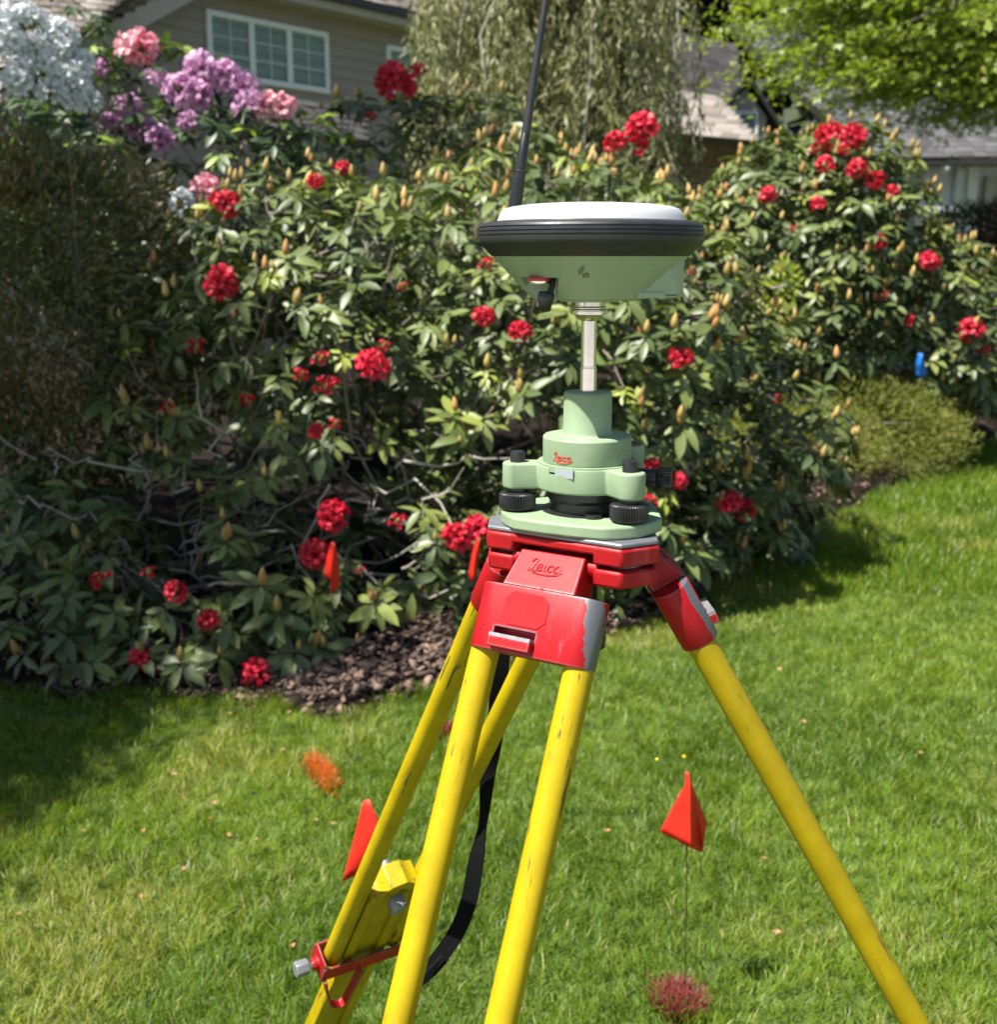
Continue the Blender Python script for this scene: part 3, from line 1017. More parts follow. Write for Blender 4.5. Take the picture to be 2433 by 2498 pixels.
SM_T, SM_F = leaf_template(3, .17, .12, .2)
NAR_T, NAR_F = leaf_template(3, .06, .15, .1)
pieris = Env([((-2.0, 4.8, 1.35), (.58, .5, .68)), ((-1.85, 4.9, .95), (.55, .45, .5)), ((-1.75, 5.1, 1.6), (.45, .4, .35))])
leafy('pieris_shrub', 'dark olive and rusty fine-leaved shrub at the far left below the white flowers', 'shrub', pieris, (-2.15, 5.15, 0), 20000, SM_T, SM_F, (.028, .055), 'pieris_leaf', spread=.5, up=-.05, clump=90)
hc = G(2025, 1195)
heather = Env([((hc.x - .15, hc.y + .30, .24), (.62, .5, .36)), ((hc.x + .42, hc.y + .55, .30), (.62, .5, .40)), ((hc.x - .5, hc.y + .05, .14), (.45, .4, .26)), ((hc.x + .8, hc.y + .75, .22), (.45, .4, .32))])
leafy('heather_mound', 'low yellow-green heather mound on the lawn edge in front of the right rhododendron', 'shrub', heather, (hc.x, hc.y + .3, 0), 30000, NAR_T, NAR_F, (.03, .06), 'heather_leaf', spread=.6, up=.35, stems=4, clump=260)
lime = Env([(tuple(P(1860, 800, 7.6)), (.14, .12, .24)), (tuple(P(1910, 690, 7.7)), (.11, .1, .14))])
foliage('lime_leaf', [(0., (.20, .26, .03)), (1., (.36, .42, .05))], rough=.5, trans=.3)
leafy('lime_shrub', 'small lime-green shrub in the gap between the two red rhododendrons', 'shrub', lime, (P(1860, 800, 7.6).x, 7.7, 0), 420, SM_T, SM_F, (.04, .065), 'lime_leaf', stems=4)
screen = Env([((3.1, 11.3, .95), (.95, .55, 1.05)), ((2.2, 11.2, .75), (.8, .5, .8)), ((3.9, 11.6, .8), (.7, .5, .8))])
leafy('laurel_shrub', 'dark evergreen shrub hidden behind the rounded right rhododendron', 'shrub', screen, (3.0, 11.4, 0), 20000, SM_T, SM_F, (.08, .12), 'hedge_leaf', stems=6)
hedge = Env([(tuple(P(2360, 590, 11.6)), (.44, .4, .38)), (tuple(P(2335, 690, 11.5)), (.42, .4, .4))])
leafy('hedge_shrub', 'dark green clipped shrub before the grey siding wall', 'shrub', hedge, (P(2360, 590, 11.6).x, 11.6, 0), 7000, SM_T, SM_F, (.04, .06), 'hedge_leaf', stems=3)
purple = Env([(tuple(P(2455, 590, 11.2)), (.34, .35, .42)), (tuple(P(2440, 660, 11.2)), (.33, .35, .36))])
leafy('purple_shrub', 'dark purple-leaved shrub at the right edge beside the clipped green one', 'shrub', purple, (P(2455, 590, 11.2).x, 11.3, 0), 4500, SM_T, SM_F, (.04, .065), 'purple_leaf', stems=3)


# ---- weeping conifer
DI_T = np.array([(0, 0, 0), (.10, .45, .03), (0, 1, -.05), (-.10, .45, .03)]); DI_F = np.array([(0, 1, 2, 3)])


def weeping_tree():
    bx, by = .42, 9.9
    root = empty('weeping_tree', (bx, by, 0), 'grey-green weeping conifer with pale arching branches behind the receiver', 'tree')
    tp = [(bx - .1, by, 0), (bx - .05, by + .05, 1.2), (bx + .08, by, 2.4), (bx - .02, by, 3.6), (bx + .1, by - .05, 4.5)]
    MB().tube(tp, [.13, .11, .09, .07, .04], n=9).build('trunk', MATS['pale_bark'], root, smooth=80)
    P_, D_ = [], []
    for i in range(320):
        az = random.uniform(0, 6.283); reach = random.uniform(.25, 1.12) * (1 if math.cos(az) > 0 else .95)
        z0 = random.uniform(2.3, 4.3); rise = random.uniform(.05, .35)
        end = random.uniform(1.0, 2.2)
        c, s = math.cos(az), math.sin(az)
        pts = []
        for j in range(13):
            t = j / 12
            if t < .45:
                u = t / .45; r = reach * u; z = z0 + rise * math.sin(u * 2.2)
            else:
                u = (t - .45) / .55; r = reach * (1 + .1 * math.sin(u * 3)); z = z0 + rise * math.sin(2.2) - (z0 + rise * .8 - end) * u ** 1.15
            pts.append(Vector((bx + c * r + random.gauss(0, .035), by + s * r + random.gauss(0, .035), z + random.gauss(0, .03))))
        if i < 34:
            MB().tube(pts, [.012 * (1 - .85 * j / 12) + .002 for j in range(13)], n=5, caps=False).build('branch', MATS['pale_bark'], root, smooth=80)
        for k in range(230):
            t = random.uniform(.12, 1) * 12; j = min(11, int(t))
            q = pts[j].lerp(pts[j + 1], t - j)
            # side twiglets hang from the branch
            dr = random.random() ** 1.5 * .28
            q = q + Vector((random.gauss(0, .026), random.gauss(0, .026), -dr))
            P_.append(q); D_.append((random.gauss(0, .35), random.gauss(0, .35), random.gauss(-.8, .35)))
    p = np.array(P_); d = np.array(D_)
    Rm = basis_from(d, rng.normal(size=p.shape))
    V, F, A = instance_np(DI_T, DI_F, Rm, p, rng.uniform(.05, .12, len(p)), np.clip(rng.random(len(p)), 0, 1))
    o = np_obj('foliage', np_mesh('foliage', V, [F], MATS['weeping_leaf'], {'rnd': A})); o.parent = root; o.matrix_basis = WM[root.name].inverted(); tag(o, kind='stuff')


weeping_tree()


# ---- broadleaf trees
def maple_leaf_template():
    V = [(0, 0, 0)]; F = []
    for k, (a, r) in enumerate([(-2.2, .45), (-1.0, .75), (0, 1.0), (1.0, .75), (2.2, .45)]):
        b = len(V)
        for da, rr in ((-.34, .55), (0, 1.0), (.34, .55)):
            V.append((math.sin(a + da) * r * rr, math.cos(a + da) * r * rr + .1, -.12 * (r * rr) ** 2))
        F.append((0, b + 2, b + 1, b))
    return np.array(V), np.array(F)


ML_T, ML_F = maple_leaf_template()


def broad_tree(name, label, base, lobes, n, size, matkey, trunk_h, sprays=260, r0=.13):
    root = empty(name, base, label, 'tree')
    env = Env(lobes)
    top = Vector(env.c.mean(0))
    b = Vector(base)
    pts = [b, b.lerp(top, .25) + Vector((.05, 0, .05)), b.lerp(top, .55), top + Vector((0, 0, .3))]
    MB().tube(pts, [r0, r0 * .82, r0 * .6, r0 * .25], n=9).build('trunk', MATS['branch_bark'], root, smooth=80)
    # flat sprays of leaves, layered
    P_, D_, rn = [], [], []
    vol = env.r.prod(1); cent = []
    for i in range(len(env.c)):
        m = max(4, int(sprays * vol[i] ** (2 / 3) / (vol ** (2 / 3)).sum()))
        d = rng.normal(size=(m, 3)); d /= np.linalg.norm(d, axis=1, keepdims=True)
        cent.append(env.c[i] + d * env.r[i] * (rng.uniform(.35, 1.02, (m, 1))))
    cent = np.concatenate(cent)
    per = max(1, n // len(cent))
    mbt = MB()
    for ci, c in enumerate(cent):
        o = c - np.array(top); out = np.array([o[0], o[1], 0]); ln = np.linalg.norm(out) + 1e-6; out /= ln
        m = int(per * rng.uniform(.6, 1.4))
        u = rng.normal(0, .30, m); w = rng.normal(0, .17, m)
        side = np.array([-out[1], out[0], 0])
        p = c + out * u[:, None] + side * w[:, None]
        p[:, 2] += -.30 * np.clip(u, 0, 2) ** 1.3 - .12 * np.abs(w) + rng.normal(0, .045, m)
        P_.append(p)
        D_.append(out * .6 + rng.normal(0, .55, (m, 3)) + np.array([0, 0, -.35]))
        rn.append(np.clip(rng.random() * .6 + rng.normal(.2, .2, m), 0, 1))
        if ci % 2 == 0:
            pts = branch_path(top + Vector((0, 0, random.uniform(-.1, .6))), Vector(c), .04, 5)
            mbt.tube(pts, [.018, .014, .010, .007, .004], n=4, caps=False)
    p = np.concatenate(P_); d = np.concatenate(D_); rn = np.concatenate(rn)
    Rm = basis_from(d, np.array([0, 0, 1.]) + rng.normal(0, .45, p.shape))
    V, F, A = instance_np(ML_T, ML_F, Rm, p, rng.uniform(size[0], size[1], len(p)), rn)
    inv = WM[root.name].inverted()
    cr = np_obj('crown', np_mesh('crown', V, [F], MATS[matkey], {'rnd': A})); cr.parent = root; cr.matrix_basis = inv; tag(cr, kind='stuff')
    mbt.build('limbs', MATS['branch_bark'], root, smooth=80)
    return root


broad_tree('maple_tree', 'bright green maple overhanging the right rhododendron and the grey house', (5.9, 11.6, 0),
           [((3.1, 10.4, 3.40), (1.1, 1.0, .66)), ((4.1, 10.6, 3.35), (1.1, 1.1, .75)), ((3.9, 10.8, 4.2), (1.7, 1.2, .8)), ((2.75, 10.3, 3.85), (.75, .8, .6)), ((5.0, 10.6, 3.45), (1.0, .9, .7)), ((5.9, 11.0, 3.9), (1.0, .9, .8)), ((3.9, 10.15, 3.05), (1.05, .6, .38)), ((4.9, 10.1, 2.95), (.8, .6, .36))],
           46000, (.038, .068), 'maple_leaf', 2.2, sprays=420)
# the tree just outside the left of the frame that shades the left of the lawn and the bushes
broad_tree('garden_tree', 'shade tree standing just left of the picture beside the lawn', (-4.4, 2.9, 0),
           [((-3.72, 1.92, 3.9), (.45, .32, .32)), ((-3.62, 2.3, 3.9), (.5, .36, .4)), ((-3.55, 2.6, 4.0), (.5, .36, .35)), ((-3.9, 2.5, 4.1), (.5, .4, .4)), ((-3.35, 3.3, 4.1), (.95, .55, .5)), ((-3.25, 3.9, 4.2), (.9, .55, .5)), ((-4.3, 3.2, 4.6), (.9, .8, .6)), ((-3.5, 4.5, 4.1), (.85, .6, .5)), ((-4.1, 4.2, 4.4), (.8, .6, .5)), ((-1.85, 6.55, 4.9), (.75, .45, .3))], 38000, (.05, .085), 'hedge_leaf', 2.4, sprays=400)


# ---- dark conifers beyond the houses
def conifer(x, y, h, w, label):
    root = empty('conifer_tree', (x, y, 0), label, 'tree', 'dark conifers beyond the houses')
    MB().tube([(x, y, 0), (x, y, h * .5), (x, y, h)], [.35, .22, .04], n=8).build('trunk', MATS['branch_bark'], root, smooth=80)
    m = 2600
    t = rng.random(m) ** .8; th = rng.uniform(0, 6.283, m); rr = w * (1 - t) * rng.uniform(.25, 1.0, m) ** .5 + .1
    p = np.stack([x + rr * np.cos(th), y + rr * np.sin(th), h * (.06 + .94 * t) - .15 * rr], 1)
    d = np.stack([np.cos(th), np.sin(th), np.full(m, -.45)], 1) + rng.normal(0, .25, (m, 3))
    Rm = basis_from(d, np.array([0, 0, 1.]) + rng.normal(0, .3, (m, 3)))
    V, F, A = instance_np(SM_T * np.array([1.6, 1, 1]), SM_F, Rm, p, rng.uniform(.7, 1.6, m), rng.random(m))
    o = np_obj('crown', np_mesh('crown', V, [F], MATS['conifer_leaf'], {'rnd': A})); o.parent = root; o.matrix_basis = WM[root.name].inverted(); tag(o, kind='stuff')


for i, (x, y, h, w) in enumerate([(-22, 46, 22, 4.5), (-15, 50, 25, 5), (-8.5, 44, 22, 4.5), (-2, 48, 26, 5), (3.2, 42, 24, 4.6), (7.5, 46, 25, 5), (11.5, 41, 22, 4.5), (16.5, 47, 26, 5), (22, 44, 23, 4.6), (28, 48, 25, 5), (0.5, 55, 28, 6), (13, 56, 28, 6), (5.5, 52, 27, 6)]):
    conifer(x, y, h, w, 'tall dark conifer in the belt of trees beyond the houses')


# ================================================================== houses
simple('siding_tan', (.30, .255, .215), .7, var=.10, scale=4, bump=.15, bscale=60, stretch=(.3, 1, 3))
simple('siding_grey', (.66, .68, .71), .65, var=.06, scale=4, bump=.1, bscale=60)
simple('trim_tan', (.40, .35, .30), .6, var=.08, scale=5)
simple('trim_white', (.74, .75, .76), .5, var=.04, scale=8)
simple('gutter_dark', (.03, .026, .024), .5, var=.2)
simple('brick_brown', (.22, .13, .09), .85, var=.35, scale=12, bump=.4, bscale=30, bdist=.01)
simple('chimney_brick', (.42, .15, .09), .85, var=.3, scale=9)
simple('door_beige', (.40, .36, .32), .6, var=.05)
simple('concrete_grey', (.22, .22, .22), .85, var=.2, scale=5, bump=.4, bscale=40, bdist=.006)
simple('blind', (.8, .82, .78), .8, var=.04)
t_ = NT('glass'); t_.set(base=(.03, .04, .045), rough=.05, spec=.8)
tr_ = t_.n('BsdfTransparent'); tr_.inputs[0].default_value = (.82, .88, .86, 1); mx_ = t_.n('MixShader'); mx_.inputs[0].default_value = .86
t_.l(t_.b.outputs[0], mx_.inputs[1]); t_.l(tr_.outputs[0], mx_.inputs[2]); t_.l(mx_.outputs[0], t_.out.inputs[0]); t_.done('glass')


def shingle_mats(key, lo, hi):
    foliage(key, [(0., lo), (1., hi)], rough=.85, trans=0, spec=.3)


shingle_mats('shingle_cedar', (.11, .095, .08), (.25, .225, .20))
shingle_mats('shingle_dark', (.022, .021, .021), (.055, .052, .05))
shingle_mats('shingle_grey', (.045, .045, .047), (.10, .10, .105))
SH_V = np.array([(0, 0, .0), (1, 0, .0), (1, 1, 0), (0, 1, 0), (0, 0, 1), (1, 0, 1), (1, 1, .15), (0, 1, .15)], float)
SH_F = np.array([(3, 2, 1, 0), (4, 5, 6, 7), (0, 1, 5, 4), (1, 2, 6, 5), (2, 3, 7, 6), (3, 0, 4, 7)])
SHINGLE = {}


def roof(parent, A, B, C, D, matkey, course=.16, width=.28, th=.028, limit=300, slab=.10, under='gutter_dark'):
    """roof plane A-B eave (left to right), D-C ridge; slab with lapped shingles"""
    A, B, C, D = (Vector(k) for k in (A, B, C, D))
    nrm = (B - A).cross(D - A).normalized()
    sl = MB().add([A, B, C, D, A - nrm * slab, B - nrm * slab, C - nrm * slab, D - nrm * slab], [(0, 1, 2, 3), (7, 6, 5, 4), (0, 4, 5, 1), (1, 5, 6, 2), (2, 6, 7, 3), (3, 7, 4, 0)])
    r = sl.build('roof', MATS[under], parent, smooth=0)
    up = ((D - A) + (C - B)).length / 2
    n = max(1, int(up / course))
    items = []
    for j in range(n):
        t = j / n
        a, b = A.lerp(D, t), B.lerp(C, t); a2, b2 = A.lerp(D, min(1, t + 1.5 / n)), B.lerp(C, min(1, t + 1.5 / n))
        L = (b - a).length; dx = (b - a).normalized(); s = -random.random() * width * .5
        while s < L:
            w = width * random.uniform(.55, 1.25)
            s0, s1 = max(0, s), min(L, s + w - .006)
            if s1 - s0 > .04:
                o = a.lerp(b, s0 / L); o2 = a2.lerp(b2, s0 / L)
                dy = (o2 - o); dy = dy - dx * dy.dot(dx)
                o = o - dy.normalized() * random.uniform(0, .02)
                z = nrm * th * random.uniform(.75, 1.3)
                M = Matrix.Identity(4)
                for i in range(3):
                    M[i][0] = dx[i] * (s1 - s0); M[i][1] = dy[i]; M[i][2] = z[i]; M[i][3] = o[i] + nrm[i] * .001
                items.append(M)
            s += w
    cs = np.array([tuple(M @ Vector((.5, .3, .5))) for M in items])
    px, py, d = project(cs)
    vis = (px > -10) & (px < IMG_W + 10) & (py > -10) & (py < IMG_H)
    order = np.argsort(np.where(vis, d, 1e6))[:limit]; order = order[vis[order]]
    if matkey not in SHINGLE:
        SHINGLE[matkey] = [np_mesh('shingle', SH_V, [SH_F], MATS[matkey], {'rnd': np.full(8, v)}, smooth=False) for v in (.1, .35, .6, .85)]
    inv = WM[r.name].inverted() if r.name in WM else Matrix.Identity(4)
    for i in order:
        o = bpy.data.objects.new('shingle', random.choice(SHINGLE[matkey])); COL.objects.link(o); o.parent = r; o.matrix_basis = inv @ items[i]
    rest = np.ones(len(items), bool); rest[order] = False
    if rest.any():
        V, F, At = [], [], []
        k = 0
        for i in np.nonzero(rest)[0]:
            Mn = np.array(items[i]); V.append(SH_V @ Mn[:3, :3].T + Mn[:3, 3]); F.append(SH_F + k); k += 8; At.append(np.full(8, random.random()))
        o = np_obj('shingles', np_mesh('shingles', np.concatenate(V), [np.concatenate(F)], MATS[matkey], {'rnd': np.concatenate(At)}, smooth=False))
        o.parent = r; o.matrix_basis = inv; tag(o, kind='stuff')
    return r


def window(parent, W, s0, s1, z0, z1, sashes, mun=(2, 3), out=.05, blind=True, fr=.075):
    """window in wall frame W (x along wall, -y outward); frame > pane, muntin, blind"""
    mb = MB()
    for (a, b, c, d) in ((s0, s1, z1 - fr, z1), (s0, s1, z0, z0 + fr), (s0, s0 + fr, z0 + fr, z1 - fr), (s1 - fr, s1, z0 + fr, z1 - fr)):
        mb.box(((a + b) / 2, -out / 2 - .012, (c + d) / 2), (b - a, out, d - c))
    wd = (s1 - s0 - 2 * fr) / sashes
    for i in range(1, sashes):
        c = s0 + fr + wd * i
        mb.box((c, -out / 2 - .012, (z0 + z1) / 2), (.09, out * .96, z1 - z0 - 2 * fr))
    f = mb.build('window', MATS['trim_white'], parent, W, smooth=0, bevel=.006)
    for i in range(sashes):
        a, b = s0 + fr + wd * i + .045, s0 + fr + wd * (i + 1) - .045
        if i == 0: a -= .045
        if i == sashes - 1: b += .045
        pn = MB().box(((a + b) / 2, -.030, (z0 + z1) / 2), (b - a, .006, z1 - z0 - 2 * fr)).build('pane', MATS['glass'], f, W, smooth=0)
        m = MB()
        for k in range(1, mun[0]): m.box((a + (b - a) * k / mun[0], -.038, (z0 + z1) / 2), (.013, .006, z1 - z0 - 2 * fr))
        for k in range(1, mun[1]): m.box(((a + b) / 2, -.039, z0 + fr + (z1 - z0 - 2 * fr) * k / mun[1]), (b - a, .007, .013))
        if mun != (1, 1): m.build('muntin', MATS['trim_white'], f, W, smooth=0)
        if blind:
            m = MB(); nz = int((z1 - z0 - 2 * fr) / .045)
            for k in range(nz): m.box(((a + b) / 2, -.019, z0 + fr + (k + .5) * (z1 - z0 - 2 * fr) / nz), (b - a - .01, .004, .042), None)
            m.build('blind', MATS['blind'], f, W, smooth=0)
    return f


def boards(parent, W, spans, mat, exposure=.14, name='siding_board'):
    """lap siding: spans = [(z, s0, s1)]"""
    for (z, s0, s1) in spans:
        if s1 - s0 < .1: continue
        mb = MB().add([(s0, 0, z), (s1, 0, z), (s1, 0, z + exposure), (s0, 0, z + exposure), (s0, -.022, z - .01), (s1, -.022, z - .01), (s1, -.004, z + exposure), (s0, -.004, z + exposure)],
                      [(3, 2, 1, 0), (4, 5, 6, 7), (0, 1, 5, 4), (1, 2, 6, 5), (2, 3, 7, 6), (3, 0, 4, 7)])
        mb.build(name, mat, parent, W, smooth=0)


# ---- the tan house on the left
u = Vector((.638, .770, 0)).normalized(); nin = Vector((-u.y, u.x, 0))        # nin = into the house
W1 = frame((-3.86, 16.06, 0), u, nin, Vector((0, 0, 1)))
h1 = empty('house', (-3.86, 16.06, 0), 'tan lap-sided house with a white triple window behind the mauve rhododendron', 'house')
MB().add([(-3.2, .02, -.05), (6.5, .02, -.05), (6.5, .02, 5.0), (-.1, .02, 5.0), (-3.2, .02, 3.2), (-3.2, 5, -.05), (6.5, 5, -.05), (6.5, 5, 5.0), (-.1, 5, 5.0), (-3.2, 5, 3.2)],
         [(0, 1, 2, 3, 4), (9, 8, 7, 6, 5), (0, 5, 6, 1), (1, 6, 7, 2), (2, 7, 8, 3), (3, 8, 9, 4), (4, 9, 5, 0)]).build('wall', MATS['siding_tan'], h1, W1, smooth=0)
sp = []
z = 2.3
while z < 4.98:
    s0 = -2.6 if z < 3.6 else max(-2.6, -1.86 + (z + .14 - 3.99) / .575 - .25)
    sp.append((z, s0, 6.4)); z += .15
boards(h1, W1, sp, MATS['siding_tan'], .15)
window(h1, W1, 0, 2.13, 3.84, 4.68, 3)
window(h1, W1, 3.32, 3.95, 3.95, 4.68, 1, (2, 2))
# eave with gutter, soffit and roof on the right
MB().box((3.3, -.2, 4.93), (6.0, .42, .04)).build('soffit', MATS['trim_tan'], h1, W1, smooth=0)
MB().box((3.3, -.43, 4.98), (6.0, .03, .17)).build('fascia', MATS['trim_tan'], h1, W1, smooth=0)
MB().box((3.3, -.49, 5.05), (6.0, .09, .10)).build('gutter', MATS['gutter_dark'], h1, W1, smooth=0, bevel=.01)
w2 = lambda s, o, z: W1 @ Vector((s, o, z))
roof(h1, w2(.2, -.5, 5.10), w2(6.4, -.5, 5.10), w2(6.4, 3.2, 7.2), w2(.2, 3.2, 7.2), 'shingle_cedar', .17, .22, .05, limit=120)
# rake on the left
rk = lambda s, dz: 3.86 + .575 * (s + 1.86) + dz
MB().add([(-3.0, -.42, rk(-3.0, 0)), (.3, -.42, rk(.3, 0)), (.3, -.42, rk(.3, .26)), (-3.0, -.42, rk(-3.0, .26)), (-3.0, -.38, rk(-3.0, 0)), (.3, -.38, rk(.3, 0)), (.3, -.38, rk(.3, .26)), (-3.0, -.38, rk(-3.0, .26))],
         [(0, 1, 2, 3), (7, 6, 5, 4), (0, 4, 5, 1), (1, 5, 6, 2), (2, 6, 7, 3), (3, 7, 4, 0)]).build('rake_board', MATS['trim_tan'], h1, W1, smooth=0)
MB().add([(-3.0, -.375, rk(-3.0, .02)), (.3, -.375, rk(.3, .02)), (.3, 0, rk(.3, .02)), (-3.0, 0, rk(-3.0, .02)), (-3.0, -.375, rk(-3.0, .06)), (.3, -.375, rk(.3, .06)), (.3, 0, rk(.3, .06)), (-3.0, 0, rk(-3.0, .06))],
         [(3, 2, 1, 0), (4, 5, 6, 7), (0, 1, 5, 4), (1, 2, 6, 5), (2, 3, 7, 6), (3, 0, 4, 7)]).build('soffit', MATS['trim_tan'], h1, W1, smooth=0)
# shingle ends along the rake, each a stack
for i in range(20):
    s = -3.0 + i * .165
    mb = MB()
    for k in range(2): mb.box((s + .08 + .02 * k, -.30 + .01 * k, rk(s + .08, .30 + .03 * k)), (.19, .30, .026), None)
    mb.build('shingle', random.choice([MATS['shingle_dark'], MATS['shingle_cedar']]), h1, W1, smooth=0)
# lit wing roof at the far left, and the low dark porch roof
roof(h1, P(-120, 96, 13.0), P(160, 112, 13.4), P(330, -20, 14.6), P(-120, -60, 14.2), 'shingle_cedar', .14, .2, .035, limit=200)
roof(h1, P(660, 312, 14.2), P(900, 345, 15.2), P(900, 268, 16.2), P(660, 236, 15.2), 'shingle_dark', .2, .3, .03, limit=60)
ch = P(1092, 0, 21.5)
MB().box((ch.x, 21.5, 3.3), (.42, .42, 6.6)).build('chimney', MATS['chimney_brick'], h1, smooth=0, bevel=.01)

# ---- the dark-roofed house in the middle distance
h2 = empty('house', (4.6, 24, 0), 'shingle-roofed house with a dormer between the weeping conifer and the maple', 'house')
roof(h2, P(1540, 235, 23), P(1815, 275, 23.4), P(1800, 110, 26.5), P(1540, 55, 26), 'shingle_dark', .22, .34, .03, limit=300)
roof(h2, P(1560, 318, 20.2), P(1840, 345, 19.6), P(1745, 238, 22.2), P(1560, 205, 22.4), 'shingle_cedar', .26, .36, .035, limit=250)
b1, b2 = P(1585, 330, 20.9), P(1805, 330, 20.6)
MB().add([(b1.x, b1.y, 0), (b2.x, b2.y, 0), (b2.x, b2.y, b1.z), (b1.x, b1.y, b1.z), (b1.x, b1.y + 8, 0), (b2.x, b2.y + 8, 0), (b2.x, b2.y + 8, b1.z), (b1.x, b1.y + 8, b1.z)],
         [(0, 1, 2, 3), (7, 6, 5, 4), (0, 4, 5, 1), (1, 5, 6, 2), (3, 2, 6, 7), (3, 7, 4, 0)]).build('wall', MATS['brick_brown'], h2, smooth=0)
# dormer: small gable with its own roof and white window
dg = P(1815, 300, 22.4)
Wd = Matrix.Translation(dg)
MB().prism([(-.42, -.45), (.42, -.45), (.42, .1), (0, .62), (-.42, .1)], -2.2, 0, Matrix.Rotation(math.pi / 2, 4, 'X') @ Matrix.Identity(4)).build('dormer', MATS['trim_tan'], h2, Wd @ Matrix.Translation((0, -2.2, 0)) @ Matrix.Translation((0, 2.2, 0)), smooth=0)
window(h2, Wd, -.24, .26, -.32, .20, 1, (1, 1), blind=True, fr=.06)
for s in (-1, 1):
    a, b = Vector((s * .62, -.25, -.12)), Vector((0, -.25, .74))
    c, d = b + Vector((0, 2.4, 0)), a + Vector((0, 2.4, 0))
    q = [Wd @ k for k in ((a, b, c, d) if s < 0 else (b, a, d, c))]
    nn_ = (q[1] - q[0]).cross(q[3] - q[0]).normalized() * .07
    MB().add(q + [k + nn_ for k in q], [(3, 2, 1, 0), (4, 5, 6, 7), (0, 1, 5, 4), (1, 2, 6, 5), (2, 3, 7, 6), (3, 0, 4, 7)]).build('dormer_roof', MATS['shingle_dark'], h2, smooth=0)

# ---- the grey garage on the right
h3 = empty('house', (6.0, 14.2, 0), 'pale grey lap-sided garage with a shingle roof at the right edge', 'house')
gy = 14.2
W3 = frame((0, gy, 0), Vector((1, 0, 0)), Vector((0, 1, 0)), Vector((0, 0, 1)))
ez = P(2300, 402, gy).z
xl, xr = 4.7, 11.0
xc = P(2368, 480, gy).x
MB().box(((xl + xr) / 2, gy + .77, ez / 2), (xr - xl, 1.5, ez)).build('wall', MATS['siding_grey'], h3, smooth=0)
sp = []; z = 1.3
while z < ez - .05: sp.append((z, xl, xc - .06)); z += .13
boards(h3, W3, sp, MATS['siding_grey'], .13)
MB().box((xc, gy - .02, ez / 2), (.12, .05, ez)).build('corner_board', MATS['trim_white'], h3, smooth=0)
MB().box((xc + 2.3, gy - .05, P(2400, 432, gy).z / 2), (4.3, .05, P(2400, 432, gy).z)).build('garage_door', MATS['door_beige'], h3, smooth=0)
for k in range(4): MB().box((xc + .75 + k * 1.05, gy - .085, P(2400, 470, gy).z), (.9, .02, .34)).build('door_panel', MATS['door_beige'], h3, smooth=0, bevel=.015)
wl, wr = P(2180, 450, gy), P(2245, 503, gy)
window(h3, W3, wl.x, wr.x, wr.z, wl.z, 1, (1, 1), blind=False, fr=.03)
MB().box(((P(2150, 512, gy).x + P(2325, 512, gy).x) / 2, gy - .10, P(2200, 512, gy).z), (P(2325, 512, gy).x - P(2150, 512, gy).x, .16, .09)).build('trim_ledge', MATS['trim_white'], h3, smooth=0, bevel=.01)
dsx = P(2331, 450, gy).x
MB().tube([(dsx, gy - .09, ez - .05), (dsx, gy - .06, ez - .2), (dsx, gy - .06, .1)], .035, n=8).build('downspout', MATS['siding_grey'], h3)
lf = P(2308, 408, gy - .25)
MB().lathe([(.02, .06), (.05, .05), (.055, -.02), (.03, -.06), (.0, -.065)], n=12, M=Matrix.Translation(lf)).build('lamp', MATS['trim_white'], h3)
MB().box((lf.x, gy - .16, lf.z + .05), (.03, .28, .03)).build('lamp_arm', MATS['trim_white'], h3)
MB().box(((xl + xr) / 2, gy - .27, ez + .02), (xr - xl + .8, .08, .11)).build('gutter', MATS['gutter_dark'], h3, smooth=0, bevel=.01)
roof(h3, (xl - .4, gy - .30, ez + .06), (xr + .4, gy - .30, ez + .06), (xr + .4, gy + 3.4, ez + 2.2), (xl - 1.4, gy + 3.4, ez + 2.2), 'shingle_grey', .13, .17, .02, limit=300)
wl, wr = P(2250, 690, 10.9), P(2433, 690, 10.9)
gw = empty('garden_wall', (wl.x, 10.9, 0), 'low grey block wall below the clipped shrub at the right edge', 'wall')
nb_ = 0
for r_ in range(6):
    for c_ in range(9):
        mb = MB().box((wl.x + (c_ + .5 * (r_ % 2)) * .42, 10.95, .107 + r_ * .213), (.412, .25, .205))
        mb.build('block', MATS['concrete_grey'], gw, smooth=0, bevel=.012)


# ================================================================== survey tripod
AX = Vector((.0785, 1.004, 0))
tripod = empty('survey_tripod', AX, 'yellow twin-tube survey tripod with worn red castings standing on the lawn', 'tripod')
LEGS = {'A': (R(-122.6), R(25.1)), 'B': (R(2.0), R(29.8)), 'C': (R(121.2), R(34.1))}
PIV_R, PIV_Z, TUBE_X, TUBE_R, TUBE_END = .067, 1.225, .0465, .0128, -.825
painted('red_cast_front', (.315, .002, .006), .5, stripe=(-.0570, -.0455, 0, .016, -.16), scuff=.2, lo=.50, hi=.54, edge=.0045)
painted('red_cast_right', (.315, .002, .006), .5, stripe=(.009, .0155, 1, .006, .03), scuff=.12, lo=.50, hi=.54, edge=.0045)


